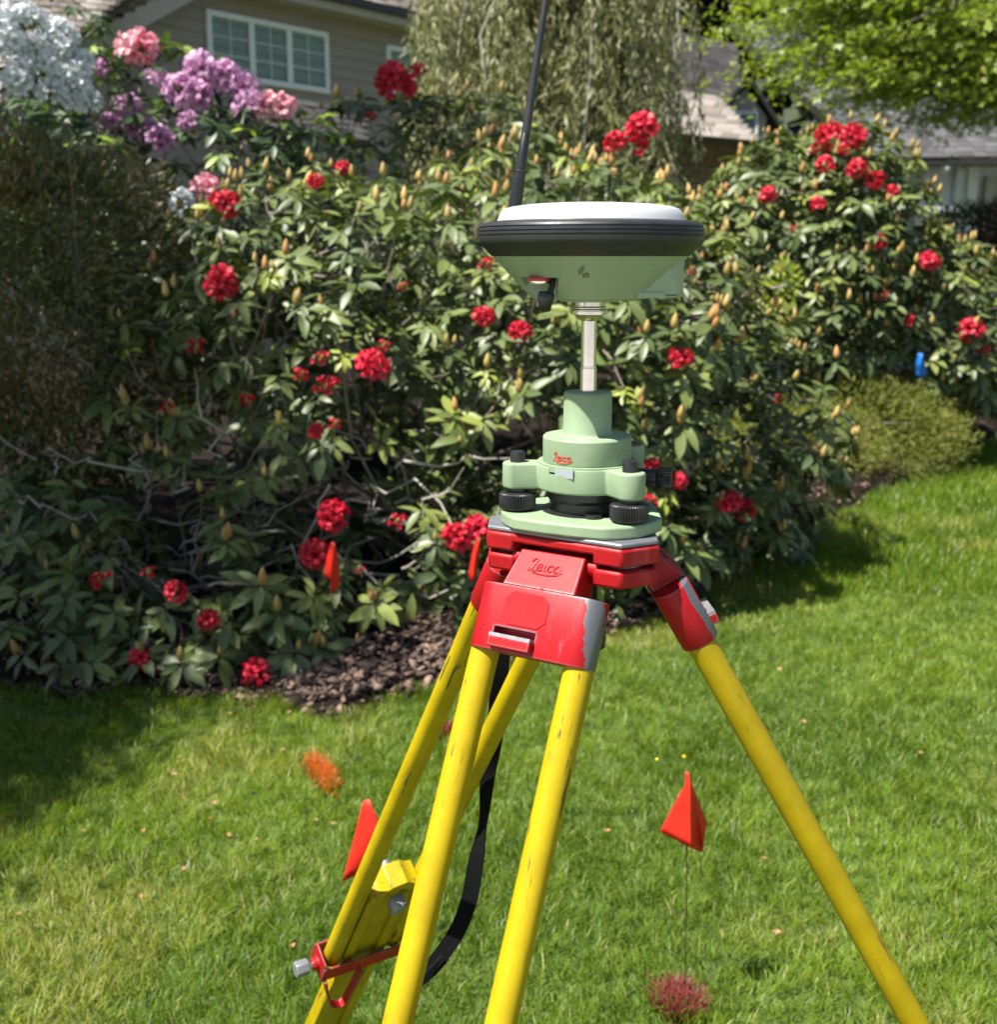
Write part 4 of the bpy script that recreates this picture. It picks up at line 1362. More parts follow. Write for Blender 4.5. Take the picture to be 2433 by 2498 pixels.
def boolean(o, cutters):
    """cut the boxes / lathes out of o for good"""
    tmp = []
    for mb in cutters:
        c = bpy.data.objects.new('cut', mb.mesh('cut', None, 0)); COL.objects.link(c); c.matrix_basis = WM[o.name]; tmp.append(c)
        m = o.modifiers.new('b', 'BOOLEAN'); m.operation = 'DIFFERENCE'; m.object = c; m.solver = 'EXACT'
    bpy.context.view_layer.update()
    dg_ = bpy.context.evaluated_depsgraph_get()
    me = bpy.data.meshes.new_from_object(o.evaluated_get(dg_))
    o.modifiers.clear(); old = o.data; o.data = me
    me.shade_smooth(); me.set_sharp_from_angle(angle=R(35))
    for c in tmp: bpy.data.objects.remove(c)


def capsule(hw, r, n=12):
    pts = []
    for k in range(n + 1):
        a = -math.pi / 2 + math.pi * k / n; pts.append((hw - r + r * math.cos(a), r * math.sin(a)))
    for k in range(n + 1):
        a = math.pi / 2 + math.pi * k / n; pts.append((-hw + r + r * math.cos(a), r * math.sin(a)))
    return pts


# script lettering as strokes (x right, y up, height about 1)
SCRIPT = [[(.06, .72), (.13, .93), (.26, 1.0), (.32, .9), (.26, .6), (.18, .3), (.06, .1), (-.05, .14), (.02, .24), (.16, .16), (.34, .1), (.44, .18)],
          [(.43, .36), (.62, .43), (.65, .56), (.54, .63), (.44, .5), (.44, .28), (.55, .16), (.72, .25)], [(.82, .60), (.79, .3), (.83, .17), (.94, .22)], [(.86, .80), (.865, .815)],
          [(1.23, .54), (1.12, .63), (1.01, .5), (1.0, .28), (1.09, .16), (1.24, .25)], [(1.58, .56), (1.45, .63), (1.34, .46), (1.34, .26), (1.43, .16), (1.55, .32), (1.60, .61), (1.58, .28), (1.64, .16), (1.76, .22)],
          [(.28, -.03), (.7, -.11), (1.2, -.09), (1.62, .03)]]


def smooth_path(pts, k=5):
    P_ = [Vector((*p, 0)) for p in pts]; out = []
    for i in range(len(P_) - 1):
        p0, p1, p2, p3 = P_[max(i - 1, 0)], P_[i], P_[i + 1], P_[min(i + 2, len(P_) - 1)]
        for j in range(k):
            t = j / k
            out.append(.5 * ((2 * p1) + (p2 - p0) * t + (2 * p0 - 5 * p1 + 4 * p2 - p3) * t * t + (3 * p1 - p0 - 3 * p2 + p3) * t ** 3))
    out.append(P_[-1])
    return [(q.x, q.y) for q in out]


def strokes(paths, mapper, rad):
    mb = MB()
    for s in paths:
        pts = smooth_path(s) if len(s) > 2 else s
        mb.tube([mapper(*p) for p in pts], rad, n=6)
    return mb


# head
def head_poly(ap, fac):
    pts = []
    for k, a in enumerate((-63, 57, 177)):
        for sg in (-1, 1):
            # intersection of facet at angle a (distance fac) with long edge normal a + sg*60 (distance ap)
            n1 = (math.cos(R(a)), math.sin(R(a))); n2 = (math.cos(R(a + sg * 60)), math.sin(R(a + sg * 60)))
            det = n1[0] * n2[1] - n1[1] * n2[0]
            pts.append(((fac * n2[1] - ap * n1[1]) / det, (n1[0] * ap - n2[0] * fac) / det))
    return pts


HM = Matrix.Translation(AX)
hp = head_poly(.0605, .088)
MB().prism(hp, 1.2565, 1.2645).build('head_rim', MATS['red_paint'], tripod, HM, bevel=.0022)
MB().prism(head_poly(.0597, .0872), 1.2648, 1.2690).build('head_plate', MATS['plate_grey'], tripod, HM, bevel=.0015)
for k in range(3):
    a, b = Vector((*hp[2 * k], 0)), Vector((*hp[2 * k + 1], 0))
    prv, nxt = Vector((*hp[2 * k - 1], 0)), Vector((*hp[(2 * k + 2) % 6], 0))
    e1 = a + (prv - a).normalized() * .027; e2 = b + (nxt - b).normalized() * .027
    ctr = (a + b) / 2
    inn = ctr * .45
    poly = [(q.x * 1.004, q.y * 1.004) for q in (e1, a, b, e2, inn)]
    MB().prism(poly, 1.2485, 1.2642).build('head_block', MATS['red_paint'], tripod, HM, bevel=.0022)
    pl = [(q.x * .99, q.y * .99) for q in (e1, a, b, e2, inn)]
    MB().prism(pl, 1.2295, 1.2447).build('head_flange', MATS['red_paint'], tripod, HM, bevel=.0028)
    MB().tube([(ctr.x * .72, ctr.y * .72, 1.2440), (ctr.x * .72, ctr.y * .72, 1.2490)], .016, n=16).build('spacer', MATS['cast_metal'], tripod, HM)
MB().lathe([(.038, 1.226), (.046, 1.232), (.046, 1.2563)], n=36).build('hub', MATS['red_paint'], tripod, HM)
MB().lathe([(.009, 1.15), (.02, 1.152), (.021, 1.19), (.012, 1.196), (.012, 1.2255)], n=24).build('fixing_screw', MATS['plastic_black'], tripod, HM)


def leg(key):
    a, s = LEGS[key]
    h = Vector((math.cos(a), math.sin(a), 0))
    d = Vector((h.x * math.sin(s), h.y * math.sin(s), -math.cos(s)))
    Y = Vector((h.x * math.cos(s), h.y * math.cos(s), math.sin(s)))
    Z = -d; X = Y.cross(Z)
    W = frame(AX + h * PIV_R + Vector((0, 0, PIV_Z)), X, Y, Z)
    cm = MATS[{'A': 'red_cast_front', 'B': 'red_cast_right', 'C': 'red_cast'}[key]]
    cast = MB().prism(capsule(.0597, .0172), -.064, -.006).build('leg_casting', cm, tripod, W, bevel=.0016)
    boolean(cast, [MB().box((.012, .015, -.0468), (.041, .022, .0078))])
    # slanted hinge block with the embossed name
    hb = MB().add([(-.0355, .0165, -.0065), (.0355, .0165, -.0065), (.0315, .0035, .0285), (-.0315, .0035, .0285), (-.0355, -.015, -.0065), (.0355, -.015, -.0065), (.0315, -.02, .0285), (-.0315, -.02, .0285)],
                  [(3, 2, 1, 0), (4, 5, 6, 7), (0, 1, 5, 4), (1, 2, 6, 5), (2, 3, 7, 6), (3, 0, 4, 7)]).build('hinge_block', MATS['red_paint'], tripod, W, bevel=.0014)
    MB().tube([(-.042, -.008, .022), (.042, -.008, .022)], .0075, n=16).build('hinge_pin', MATS['red_paint'], tripod, W)
    sl = Vector((0, .0165 - .0035, -.0065 - .0285)).normalized()
    def m1(x, y):
        zz = .0085 + y * .0125; yy = .0035 + (.0285 - zz) / .035 * .013
        return (.0165 - x * .0185, yy + .0003, zz)
    strokes(SCRIPT, m1, .00075).build('embossed_name', MATS['red_plain'], tripod, W)
    # octagonal panel, lip with slot
    oc = [(-.0215, -.008), (-.0145, -.0145), (.0145, -.0145), (.0215, -.008), (.0215, .008), (.0145, .0145), (-.0145, .0145), (-.0215, .008)]
    MB().prism(oc, 0, .0009, frame((.006, .0170, -.0255), Vector((-1, 0, 0)), Vector((0, 0, 1)), Vector((0, 1, 0)))).build('octagon_panel', MATS['red_plain'], tripod, W, bevel=.0005)
    lip = MB().add([(-.0085, .016, -.0508), (.0325, .016, -.0508), (.0325, .0245, -.0515), (-.0085, .0245, -.0515), (-.0085, .016, -.061), (.0325, .016, -.061), (.0325, .0245, -.061), (-.0085, .0245, -.061)],
                   [(0, 1, 2, 3), (7, 6, 5, 4), (0, 4, 5, 1), (1, 5, 6, 2), (2, 6, 7, 3), (3, 7, 4, 0)]).build('lip', MATS['red_paint'], tripod, W, bevel=.001)
    MB().box((.012, .0206, -.0508), (.0404, .0078, .0030)).build('lip_edge', MATS['cast_metal'], tripod, W, smooth=0)
    for sx in (-1, 1):
        MB().lathe([(TUBE_R * .86, TUBE_END), (TUBE_R, TUBE_END + .002), (TUBE_R, -.06)], c=(sx * TUBE_X, 0, 0), n=28).build('tube', MATS['yellow_paint'], tripod, W)
    # sliding lower leg: web with two rails, bridge and bolt at its top end
    Ltot = PIV_Z / math.cos(s)
    top, bot = -.655, -(Ltot - .09)
    pl = MB().box((0, 0, (top + bot) / 2), (.036, .010, top - bot)).build('lower_leg', MATS['yellow_paint'], tripod, W, bevel=.001)
    for sx in (-1, 1):
        MB().box((sx * .0255, 0, (top + bot) / 2), (.0148, .0225, top - bot)).build('rail', MATS['yellow_paint'], pl, W, bevel=.0025)
    br = [(-.034, -.012), (-.022, -.012), (-.010, .006), (.010, .010), (.022, -.001), (.034, -.001), (.034, .014), (.024, .016), (.012, .026), (-.010, .022), (-.022, .006), (-.034, .004)]
    MB().prism(br, -.019, .016, frame((0, 0, -.640), Vector((1, 0, 0)), Vector((0, 0, 1)), Vector((0, -1, 0)))).build('bridge', MATS['yellow_paint'], tripod, W, bevel=.0015)
    MB().lathe([(.0095, -.036), (.0095, -.018)], n=6, M=Matrix.Translation((0, 0, -.646)) @ Matrix.Rotation(math.pi / 2, 4, 'X') @ Matrix.Rotation(math.pi, 4, 'X')).build('bolt', MATS['cast_metal'], tripod, W, bevel=.001)
    MB().box((.002, -.024, -.652), (.017, .016, .026)).build('nut', MATS['cast_metal'], tripod, W, bevel=.0015)
    MB().tube([(-.002, .010, -.628), (-.002, .026, -.628)], .008, n=14).build('bolt', MATS['cast_metal'], tripod, W)
    # red clamp round the tubes
    zc, hz = -.822, .0165
    for (c, sz_) in (((0, -.0205, zc), (.134, .0032, 2 * hz)), ((0, .0185, zc), (.134, .0032, 2 * hz)), ((-.0655, -.001, zc + .004), (.0032, .0356, 2 * hz + .008)), ((.0655, -.001, zc + .004), (.0032, .0356, 2 * hz + .008))):
        MB().box(c, sz_).build('clamp_plate', MATS['red_paint'], tripod, W, bevel=.0010)
    MB().tube([(-.066, -.001, zc), (-.0755, -.001, zc)], [.0105, .0085], n=16).build('clamp_boss', MATS['red_paint'], tripod, W, bevel=.001)
    MB().tube([(-.0755, -.001, zc), (-.082, -.001, zc)], .005, n=12).build('clamp_bolt', MATS['steel'], tripod, W)
    MB().lathe([(.0115, 0), (.0115, .019)], n=6, M=Matrix.Translation((-.081, -.001, zc)) @ Matrix.Rotation(-math.pi / 2, 4, 'Y')).build('bolt_head', MATS['cast_metal'], tripod, W, bevel=.0012)
    pts = [(-.062, zc - .010), (-.056, zc - .036), (-.046, zc - .070), (-.042, zc - .079), (-.028, zc - .088), (-.022, zc - .084), (-.018, zc - .066), (-.011, zc - .034), (-.008, zc - .012)]
    mb = MB(); pv = [Vector((x, -.0225 - .010 * ((zc - z_) / .07) ** 1.2, z_)) for x, z_ in pts]
    sd = [Vector((.0, -.0062, .0)) for _ in pv]
    mb.ribbon(pv, sd, .0036).build('clamp_loop', MATS['red_paint'], tripod, W, smooth=60, bevel=.0008)
    # shoe
    MB().box((0, 0, bot - .02), (.06, .028, .05)).build('shoe', MATS['red_paint'], tripod, W, bevel=.004)
    MB().box((0, .03, bot - .035), (.03, .045, .008)).build('step', MATS['red_paint'], tripod, W, bevel=.002)
    MB().tube([(0, 0, bot - .04), (0, 0, bot - .088)], [.012, .002], n=12).build('spike', MATS['cast_metal'], tripod, W)
    return W


WL = {k: leg(k) for k in 'ABC'}

# carrying strap hanging behind the legs
sp_ = [(1226, 1560, 1.22), (1219, 1640, 1.23), (1213, 1740, 1.25), (1203, 1815, 1.27), (1190, 1885, 1.29), (1181, 1985, 1.30), (1172, 2050, 1.30), (1160, 2110, 1.30), (1146, 2190, 1.30), (1120, 2262, 1.30), (1085, 2318, 1.30), (1050, 2362, 1.30), (1000, 2400, 1.31), (960, 2415, 1.32)]
wd_ = [20, 20, 20, 20, 19, 13, 12, 17, 20, 20, 19, 19, 18, 18]
pts = []; sides = []
raw = [P(a, b, Y) for (a, b, Y) in sp_]
for i in range(len(raw) - 1):
    p0, p1, p2, p3 = raw[max(i - 1, 0)], raw[i], raw[i + 1], raw[min(i + 2, len(raw) - 1)]
    for j in range(4):
        t = j / 4
        pts.append(.5 * ((2 * p1) + (p2 - p0) * t + (2 * p0 - 5 * p1 + 4 * p2 - p3) * t * t + (3 * p1 - p0 - 3 * p2 + p3) * t ** 3))
pts.append(raw[-1])
for i in range(len(pts)):
    dd = (pts[min(i + 1, len(pts) - 1)] - pts[max(i - 1, 0)]).normalized()
    tw = .2 + .95 * math.exp(-((i / 4 - 5.4) / 1.3) ** 2)
    sd = dd.cross(Vector((0, -1, .15))).normalized()
    sides.append((sd * math.cos(tw) + dd.cross(sd) * math.sin(tw)).normalized() * .0105)
MB().ribbon(pts, sides, .0016).build('carrying_strap', MATS['webbing'], tripod, smooth=60)
pa, pb = P(1068, 2352, 1.29), P(1020, 2400, 1.29)
MB().ribbon([pa, pb], [Vector((.006, 0, .014))] * 2, .008).build('strap_keeper', MATS['webbing'], tripod, smooth=0, bevel=.001)

# ================================================================== tribrach
TB = (AX.x, AX.y, 1.269)
trib = empty('tribrach', TB, 'pale green tribrach with black foot screws on the tripod head', 'tribrach')
SCR = [(62 - 120, 0), (62 + 120, 0), (62, 0)]
SR = .0615
scr = [(SR * math.cos(R(a)), SR * math.sin(R(a))) for a, _ in SCR]


def blob(disc, lobe_r, lobe_d, k, n=120, flat=None):
    """outline of a disc with three lobes, smoothly joined"""
    cs = [(lobe_d * math.cos(R(a)), lobe_d * math.sin(R(a))) for a, _ in SCR]
    out = []
    for i in range(n):
        th = 2 * math.pi * i / n; lo_, hi_ = .02, .12
        for _ in range(24):
            r = (lo_ + hi_) / 2; x, y = r * math.cos(th), r * math.sin(th)
            dd = [r - disc] + [math.hypot(x - c[0], y - c[1]) - lobe_r for c in cs]
            v = -k * math.log(sum(math.exp(-q / k) for q in dd))
            if v < 0: lo_ = r
            else: hi_ = r
        out.append((lo_ * math.cos(th), lo_ * math.sin(th)))
    return out


TM = Matrix.Translation((AX.x, AX.y, 0))
body = MB().prism(blob(.0445, .0135, SR, .004), 1.3010, 1.3240).build('body', MATS['green_paint'], trib, TM, bevel=.0022, seg=3)
av = R(-94.4 - 30)
nm = frame((.047 * math.cos(av), .047 * math.sin(av), 1.3185), Vector((-math.sin(av), math.cos(av), 0)), Vector((-math.cos(av), -math.sin(av), 0)), Vector((0, 0, 1)))
boolean(body, [MB().box((0, 0, .0035), (.0255, .020, .009), nm)])
MB().box((.003, .0035, .001), (.018, .0015, .0075), nm).build('label_plate', MATS['label_white'], trib, TM, smooth=0)
MB().lathe([(.044, 1.3195), (.044, 1.3246), (.041, 1.3246)], n=60).build('seat_ring', MATS['green_paint'], trib, TM)
for (x, y) in scr:
    MB().lathe([(.0066, 1.3235), (.0066, 1.3315), (.0061, 1.3330), (.0048, 1.3337)], c=(x, y, 0), n=24).build('screw_cap', MATS['plastic_black'], trib, TM)
    MB().lathe([(.0093, 1.2960), (.0105, 1.2990), (.0105, 1.3012)], c=(x, y, 0), n=24).build('screw_collar', MATS['plastic_black'], trib, TM)
    kn = lambda r, z, a: r * (1 + (.045 * math.cos(a * 44) if r > .0145 else 0))
    MB().lathe([(.0125, 1.2812), (.0140, 1.2818), (.0157, 1.2830), (.0157, 1.2955), (.0145, 1.2966), (.0110, 1.2975)], c=(x, y, 0), n=176, mod=kn).build('foot_screw', MATS['plastic_black'], trib, TM, smooth=50)
MB().lathe([(.040, 1.2802), (.0405, 1.2812), (.033, 1.2822), (.033, 1.290), (.036, 1.2935), (.036, 1.3012)], n=48).build('spring_plate', MATS['plastic_black'], trib, TM)
MB().lathe([(.0075, 1.2795), (.0075, 1.2838)], c=(.038 * math.cos(R(-85)), .038 * math.sin(R(-85)), 0), n=20).build('spring_washer', MATS['plastic_black'], trib, TM)
bp_ = []
for k, a in enumerate((62 - 120, 62, 62 + 120)):
    for q in np.linspace(-26, 26, 9):
        rr = .0765
        bp_.append((rr * math.cos(R(a + q)) * (1 - .0012 * abs(q)), rr * math.sin(R(a + q)) * (1 - .0012 * abs(q))))
    # gently bowed side to the next corner
    for q in (40, 50, 60, 70, 80):
        rr = .0640 + .0035 * abs(q - 60) / 20
        bp_.append((rr * math.cos(R(a + q)), rr * math.sin(R(a + q))))
MB().prism(bp_, 1.2692, 1.2806).build('base_plate', MATS['green_paint'], trib, TM, bevel=.0022, seg=3)
# locking knob on the right, circular bubble at the back right
ka = R(-12)
kd = Vector((math.cos(ka), math.sin(ka), 0))
kp = kd * .040 + Vector((0, 0, 1.3115))
MB().tube([kp, kp + kd * .022], .0078, n=24).build('lock_shaft', MATS['plastic_black'], trib, TM)
mb = MB()
KM = frame(kp + kd * .0225, Vector((0, 0, 1)), Vector((kd.y, -kd.x, 0)) * -1, kd)
mb.lathe([(.0075, 0), (.0088, .001), (.0088, .011), (.0078, .0125)], n=96, M=KM, mod=lambda r, z, a: r * (1 + .05 * math.cos(a * 24)))
mb.build('lock_knob', MATS['plastic_black'], trib, TM, smooth=50)
bb = Vector((.046 * math.cos(R(30)), .046 * math.sin(R(30)), 0))
MB().lathe([(.014, 1.315), (.014, 1.3345), (.0125, 1.3358)], c=tuple(bb), n=32).build('bubble_housing', MATS['green_paint'], trib, TM)
MB().lathe([(.0115, 1.3350), (.0115, 1.3372), (.0095, 1.3374)], c=tuple(bb), n=32).build('bubble_ring', MATS['plastic_black'], trib, TM)
MB().lathe([(.0093, 1.3365), (.006, 1.3375), (.001, 1.3378)], c=tuple(bb), n=24).build('bubble', MATS['glass'], trib, TM)

# ================================================================== carrier with steel stub
carrier = empty('carrier', (AX.x, AX.y, 1.3247), 'stepped pale green carrier with red script name and steel stub, seated in the tribrach', 'carrier')
MB().lathe([(.0388, 1.3248), (.0392, 1.3262), (.0392, 1.3460), (.0380, 1.3476), (.0240, 1.3484), (.0222, 1.3492), (.0213, 1.3512), (.0212, 1.3842), (.0200, 1.3858), (.0080, 1.3862)], n=72).build('body', MATS['green_paint'], carrier, TM)
la = R(-94.4 - 12)
def m2(x, y):
    ang = la + (x * .0108 - .0235) / .0393
    return (.0393 * math.cos(ang), .0393 * math.sin(ang), 1.3282 + y * .0082)
strokes(SCRIPT, m2, .00052).build('script_name', MATS['red_print'], carrier, TM)
MB().lathe([(.0076, 1.3855), (.0076, 1.4062), (.0072, 1.4066), (.0072, 1.4076), (.0068, 1.4080), (.0068, 1.4470), (.0120, 1.4520), (.0160, 1.4528), (.0160, 1.4556), (.0138, 1.4560), (.0138, 1.4600), (.0128, 1.4602), (.0128, 1.4640)], n=48).build('stub', MATS['steel'], carrier, TM)
for z_ in (1.4571, 1.4590): MB().lathe([(.0142, z_ - .0006), (.0146, z_), (.0142, z_ + .0006)], n=48).build('ring', MATS['steel'], carrier, TM)

# ================================================================== GNSS receiver
rec = empty('receiver', (AX.x, AX.y, 1.4642), 'dome-shaped satellite receiver, white top, black rim, green body, on the steel stub', 'receiver')
zr = lambda yz: 1.5017 - (yz - 550) * .0001148
MB().lathe([(.0800, zr(302)), (.0785, zr(270)), (.0765, zr(235)), (.0735, zr(212)), (.068, zr(198)), (.056, zr(184)), (.038, zr(174)), (.018, zr(168)), (.002, zr(166))], n=96).build('radome', MATS['radome_white'], rec, TM, smooth=60)
rim = [(.080, zr(552)), (.0842, zr(552)), (.0850, zr(545)), (.0935, zr(470)), (.0950, zr(452)), (.0955, zr(430)), (.0957, zr(412)), (.0944, zr(408)), (.0944, zr(402)), (.0956, zr(398)), (.0956, zr(384)), (.0942, zr(380)), (.0942, zr(374)),
       (.0953, zr(370)), (.0951, zr(354)), (.0940, zr(350)), (.0940, zr(345)), (.0948, zr(341)), (.0940, zr(325)), (.0915, zr(314)), (.0830, zr(302)), (.0800, zr(299))]
MB().lathe(rim, n=128, caps=False).build('rim', MATS['rubber_black'], rec, TM, smooth=50)
prof = [(.018, zr(884)), (.0255, zr(882)), (.0262, zr(868)), (.047, zr(862)), (.0510, zr(852)), (.0525, zr(835)), (.0620, zr(750)), (.0715, zr(660)), (.0800, zr(585)), (.0832, zr(556)), (.0832, zr(551))]
rb = MB().lathe(prof, n=128).build('body', MATS['receiver_green'], rec, TM, smooth=40)
# battery housing: straight-sided block growing out of the cone on the right
bh = MB().prism([(.022, -.0385), (.068, -.0385), (.0765, -.030), (.0765, .030), (.068, .0385), (.022, .0385)], zr(850), zr(553))
bho = bh.build('battery_housing', MATS['receiver_green'], rec, TM, bevel=.004, seg=3)
MB().add([(.036, -.0388, zr(847)), (.0600, -.0388, zr(847)), (.0600, -.0388, zr(824)), (.0585, -.0388, zr(805)), (.036, -.0388, zr(805)), (.036, -.0398, zr(847)), (.0600, -.0398, zr(847)), (.0600, -.0398, zr(824)), (.0585, -.0398, zr(805)), (.036, -.0398, zr(805))],
         [(4, 3, 2, 1, 0), (5, 6, 7, 8, 9), (0, 1, 6, 5), (1, 2, 7, 6), (2, 3, 8, 7), (3, 4, 9, 8), (4, 0, 5, 9)]).build('battery_latch', MATS['receiver_green'], rec, TM, smooth=0, bevel=.0004)
MB().box((.056, -.0384, zr(826)), (.028, .0006, .0007)).build('battery_seam', MATS['plastic_black'], rec, TM, smooth=0)
# recess for the connectors at front left
c1 = MB().prism([(-.0605, -.080), (-.0295, -.080), (-.0305, -.030), (-.036, -.024), (-.0545, -.024), (-.0605, -.030)], zr(900), zr(700))
boolean(rb, [c1])
cn = (-.0455, -.0455)
MB().lathe([(.0088, zr(745)), (.0090, zr(742)), (.0090, zr(722))], c=(*cn, 0), n=32).build('connector', MATS['steel'], rec, TM)
MB().lathe([(.0094, zr(724)), (.0096, zr(720)), (.0096, zr(708)), (.0090, zr(698))], c=(*cn, 0), n=32).build('connector_ring', MATS['red_print'], rec, TM)
MB().tube([(-.034, -.045, zr(700)), (-.0345, -.047, zr(760)), (-.037, -.049, zr(815))], .0026, n=10).build('cap_cord', MATS['plastic_black'], rec, TM)
cap = MB().lathe([(.0020, zr(940)), (.0048, zr(930)), (.0056, zr(885)), (.0066, zr(868)), (.0068, zr(820)), (.0058, zr(800)), (.0020, zr(794))], n=20)
cap.build('connector_cap', MATS['plastic_black'], rec, Matrix.Translation((AX.x - .0395, AX.y - .052, 0)) @ Matrix.Translation((0, 0, 1.47)) @ Matrix.Rotation(R(6), 4, 'Y') @ Matrix.Translation((0, 0, -1.47)), smooth=60)
# printed "in" with radio waves on the cone
pz = sorted([(z_, r_) for r_, z_ in prof[4:]])
def m3(x, y):
    z_ = zr(698) + y * .001
    r_ = float(np.interp(z_, [q[0] for q in pz], [q[1] for q in pz])) + .0002
    ang = R(-94.4) + (x * .001 - .0078) / r_
    return (r_ * math.cos(ang), r_ * math.sin(ang), z_)
arc = lambda r, a0, a1: [(3.2 + r * math.cos(R(a)), 4.6 + r * math.sin(R(a))) for a in np.linspace(a0, a1, 8)]
strokes([[(2.5, 0), (2.5, 3.2)], [(2.5, 4.35), (2.52, 4.5)], [(4.2, 0), (4.2, 3.3)], [(4.2, 2.5), (4.7, 3.2), (5.6, 3.35), (6.3, 3.0), (6.5, 2.2)], [(6.5, 2.2), (6.5, 0)]], m3, .00042).build('printed_mark', MATS['dark_print'], rec, TM)
strokes([arc(1.7, 95, 200), arc(3.0, 90, 205), arc(4.4, 85, 210)], m3, .00026).build('wave_mark', MATS['dark_print'], rec, TM)
# radio whip
ab, at_ = P(1254, 520, 1.083), P(1338, -40, 1.083)
dv = (at_ - ab)
wp = lambda t: ab + dv * t
MB().tube([wp(-.02), wp(.0), wp(.10), wp(.185)], [.0064, .0064, .0060, .0054], n=20).build('antenna_base', MATS['plastic_black'], rec)
MB().tube([wp(.183), wp(.188), wp(.192)], [.0054, .0060, .0053], n=20).build('antenna_ring', MATS['plastic_black'], rec)
MB().tube([wp(.19), wp(.355), wp(.36)], [.0050, .0041, .0034], n=16).build('antenna_sleeve', MATS['plastic_black'], rec)
MB().tube([wp(.358), wp(.6), wp(1.0), wp(1.25), wp(1.255)], [.0041, .0035, .0027, .0024, .0012], n=16).build('antenna_whip', MATS['rubber_black'], rec)
MB().box((ab.x - AX.x + .004, ab.y - AX.y - .008, ab.z - .004), (.018, .022, .012)).build('antenna_mount', MATS['rubber_black'], rec, TM, bevel=.002)


# ================================================================== marker flags
def marker(px_base, py_base, outline, faces, mat, label, wire_top, th=.0006, dz=None, z_base=0.0, gb=None, sub=2):
    b = Vector(gb) if gb else G(px_base, py_base)
    root = empty('marker_flag', b, label, 'marker flag', 'survey marker flags')
    vs = [P(x, y, b.y + o) for (x, y, o) in outline]
    mb = MB().add(vs, faces)
    f = mb.build('flag', MATS[mat], root, smooth=60)
    s1 = f.modifiers.new('sub', 'SUBSURF'); s1.levels = s1.render_levels = sub; s1.subdivision_type = 'SIMPLE'
    so = f.modifiers.new('solid', 'SOLIDIFY'); so.thickness = th
    top = P(*wire_top, b.y + .002)
    MB().tube([b - Vector((0, 0, .05)), b.lerp(top, .5) + Vector((.002, 0, 0)), top], .00125, n=8).build('wire', MATS['wire'], root)


marker(1672, 2440, [(1672, 1882, 0), (1681, 1883, 0), (1672, 1912, -.002), (1684, 1912, -.012), (1610, 2028, .02), (1648, 2048, .002), (1686, 2068, -.022), (1714, 2079, .022), (1716, 2062, .004), (1726, 2007, .03), (1690, 1915, .006), (1640, 1970, .012), (1668, 1985, -.002), (1684, 1990, -.020)],
       [(0, 2, 3, 1), (2, 11, 12, 13, 3), (11, 4, 5, 12), (12, 5, 6, 13), (3, 13, 6, 7), (3, 7, 8, 10), (10, 8, 9), (1, 3, 10)], 'flag_red', 'limp red marker flag on the open lawn right of the tripod', (1676, 1882))
marker(905, 2330, [(886, 1954, 0), (902, 1949, 0), (930, 2021, -.012), (938, 2060, .005), (889, 2125, .01), (835, 2151, .0), (862, 2050, .012), (900, 2060, -.015)],
       [(0, 6, 7, 1), (6, 5, 4, 7), (1, 7, 2), (7, 4, 3, 2)], 'flag_red', 'red marker flag half hidden by the left tripod tube', (896, 1950))
marker(808, 1640, [(808, 1322, 0), (817, 1324, 0), (824, 1352, .01), (831, 1415, .02), (823, 1438, .01), (806, 1450, .0), (807, 1416, -.02), (791, 1405, .02), (797, 1360, .02), (811, 1365, -.015)],
       [(0, 8, 9, 1), (8, 7, 6, 9), (1, 9, 2), (9, 6, 3, 2), (6, 5, 4, 3)], 'flag_red', 'drooping red marker flag in front of the red flower heads', (812, 1324), gb=(P(808, 1640, 3.86).x, 3.86, .03))
marker(1158, 1620, [(1164, 1310, 0), (1171, 1313, 0), (1172, 1350, .01), (1163, 1400, .015), (1152, 1422, .0), (1143, 1404, .02), (1152, 1350, .02), (1160, 1355, -.012)],
       [(0, 6, 7, 1), (6, 5, 4, 7), (1, 7, 2), (7, 4, 3, 2)], 'flag_red', 'narrow red marker flag just left of the tripod head', (1167, 1312), gb=(P(1158, 1620, 4.0).x, 4.0, .03))
marker(2250, 1100, [(2240, 862, 0), (2252, 862, 0), (2256, 885, .03), (2264, 905, .03), (2256, 925, .0), (2236, 920, .03), (2234, 890, .03), (2246, 890, -.03)],
       [(0, 6, 7, 1), (6, 5, 4, 7), (1, 7, 2), (7, 4, 3, 2)], 'flag_blue', 'blue marker flag among the lower branches of the right rhododendron', (2247, 862), gb=(P(2250, 1100, 7.9).x, 7.9, .03))

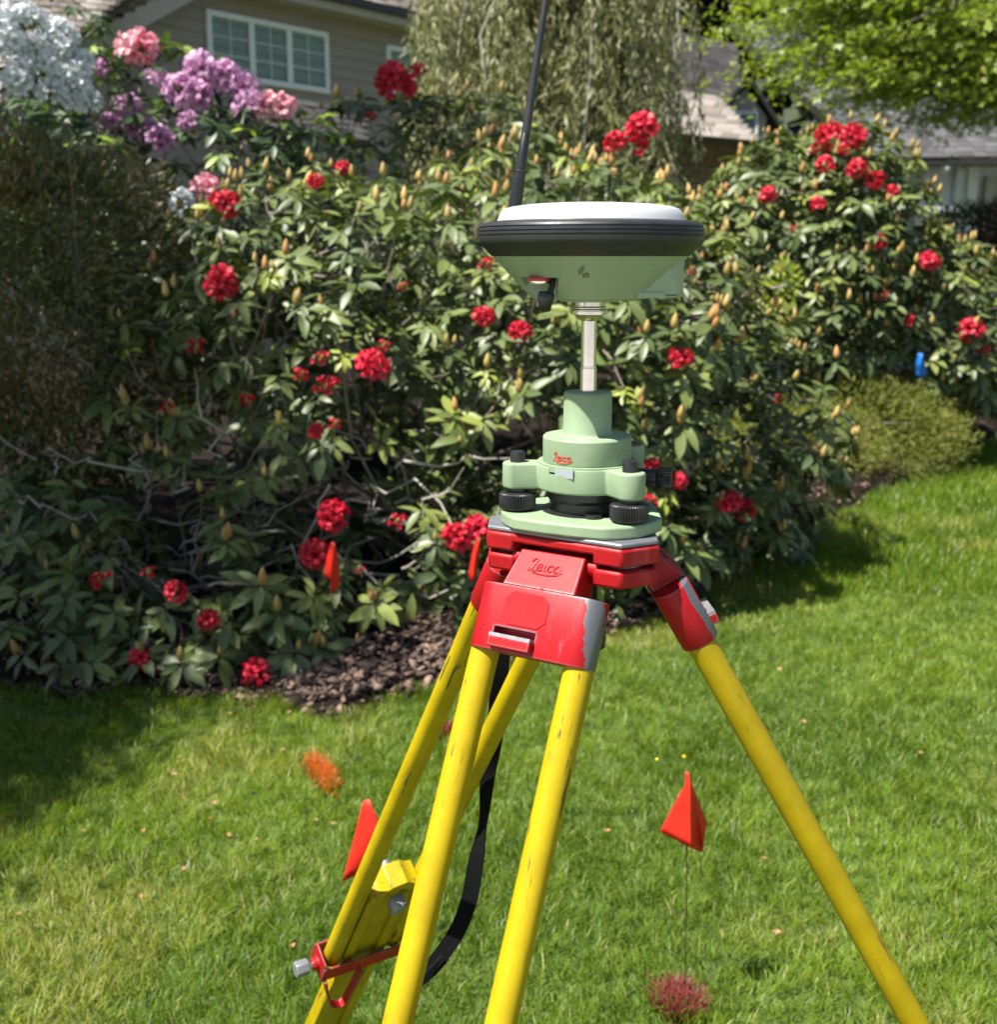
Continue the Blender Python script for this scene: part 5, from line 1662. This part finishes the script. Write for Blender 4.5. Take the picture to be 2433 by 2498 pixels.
# ================================================================== small things lying in the lawn
simple('withered_bloom', (.36, .17, .08), .7, var=.4, scale=60)
simple('dandelion_yellow', (.75, .55, .01), .6, var=.15, scale=200)
simple('stem_green', (.10, .18, .04), .6)
BLM = []
for k in range(3):
    mb = MB()
    for i in range(4):
        a = i * 1.57 + random.uniform(-.4, .4)
        c, s = math.cos(a), math.sin(a)
        mb.add([(0, 0, 0), (c * .6 - s * .35, s * .6 + c * .35, .35), (c * 1.0, s * 1.0, random.uniform(.1, .5)), (c * .6 + s * .35, s * .6 - c * .35, .25)], [(0, 1, 2, 3)])
    BLM.append(mb.mesh('fallen_blossom', MATS['withered_bloom'], 60))
spots = [(408, 1746), (618, 1744), (380, 1825), (448, 1878), (425, 1910), (166, 1877), (513, 2020), (560, 2060), (625, 2071), (770, 2023), (812, 2032), (450, 2145), (48, 2255), (714, 2335), (345, 2213), (1863, 2118), (2144, 2053), (2245, 1857), (1893, 2302), (760, 1795), (706, 1757), (656, 1841),
         (1482, 1738), (2320, 1590), (1900, 1650), (2240, 1300), (522, 1981), (702, 1705), (1560, 1720), (1700, 1930), (350, 2050), (206, 2051), (108, 1800), (690, 1850), (590, 1740), (1480, 2050), (560, 1760), (1960, 1780)]
for (a, b) in spots:
    g = G(a, b)
    o = bpy.data.objects.new('fallen_blossom', random.choice(BLM)); s = random.uniform(.006, .011)
    put(o, None, Matrix.Translation((g.x, g.y, .028)) @ Matrix.Rotation(random.uniform(0, 6.28), 4, 'Z') @ Matrix.Rotation(random.gauss(0, .4), 4, 'X') @ Matrix.Scale(s, 4))
    tag(o, 'withered orange blossom fallen in the grass', 'fallen blossom', 'withered blossoms scattered on the lawn')
for i, (a, b, lab) in enumerate([(1602, 1884, 'yellow dandelion head left of the right marker flag'), (1668, 1877, 'closed pale dandelion head just above the right marker flag')]):
    g = G(a, b)
    r_ = empty('dandelion', g, lab, 'dandelion')
    MB().tube([(g.x, g.y, 0), (g.x + .002, g.y, .022), (g.x, g.y, .038)], .0015, n=6).build('stem', MATS['stem_green'], r_)
    MB().lathe([(.001, .035), (.004, .040), (.0048, .043), (.003, .045), (.001, .046)], c=(g.x, g.y, 0), n=14, mod=lambda r, z, a_: r * (1 + .12 * math.cos(a_ * 7))).build('flower', MATS['dandelion_yellow'], r_)
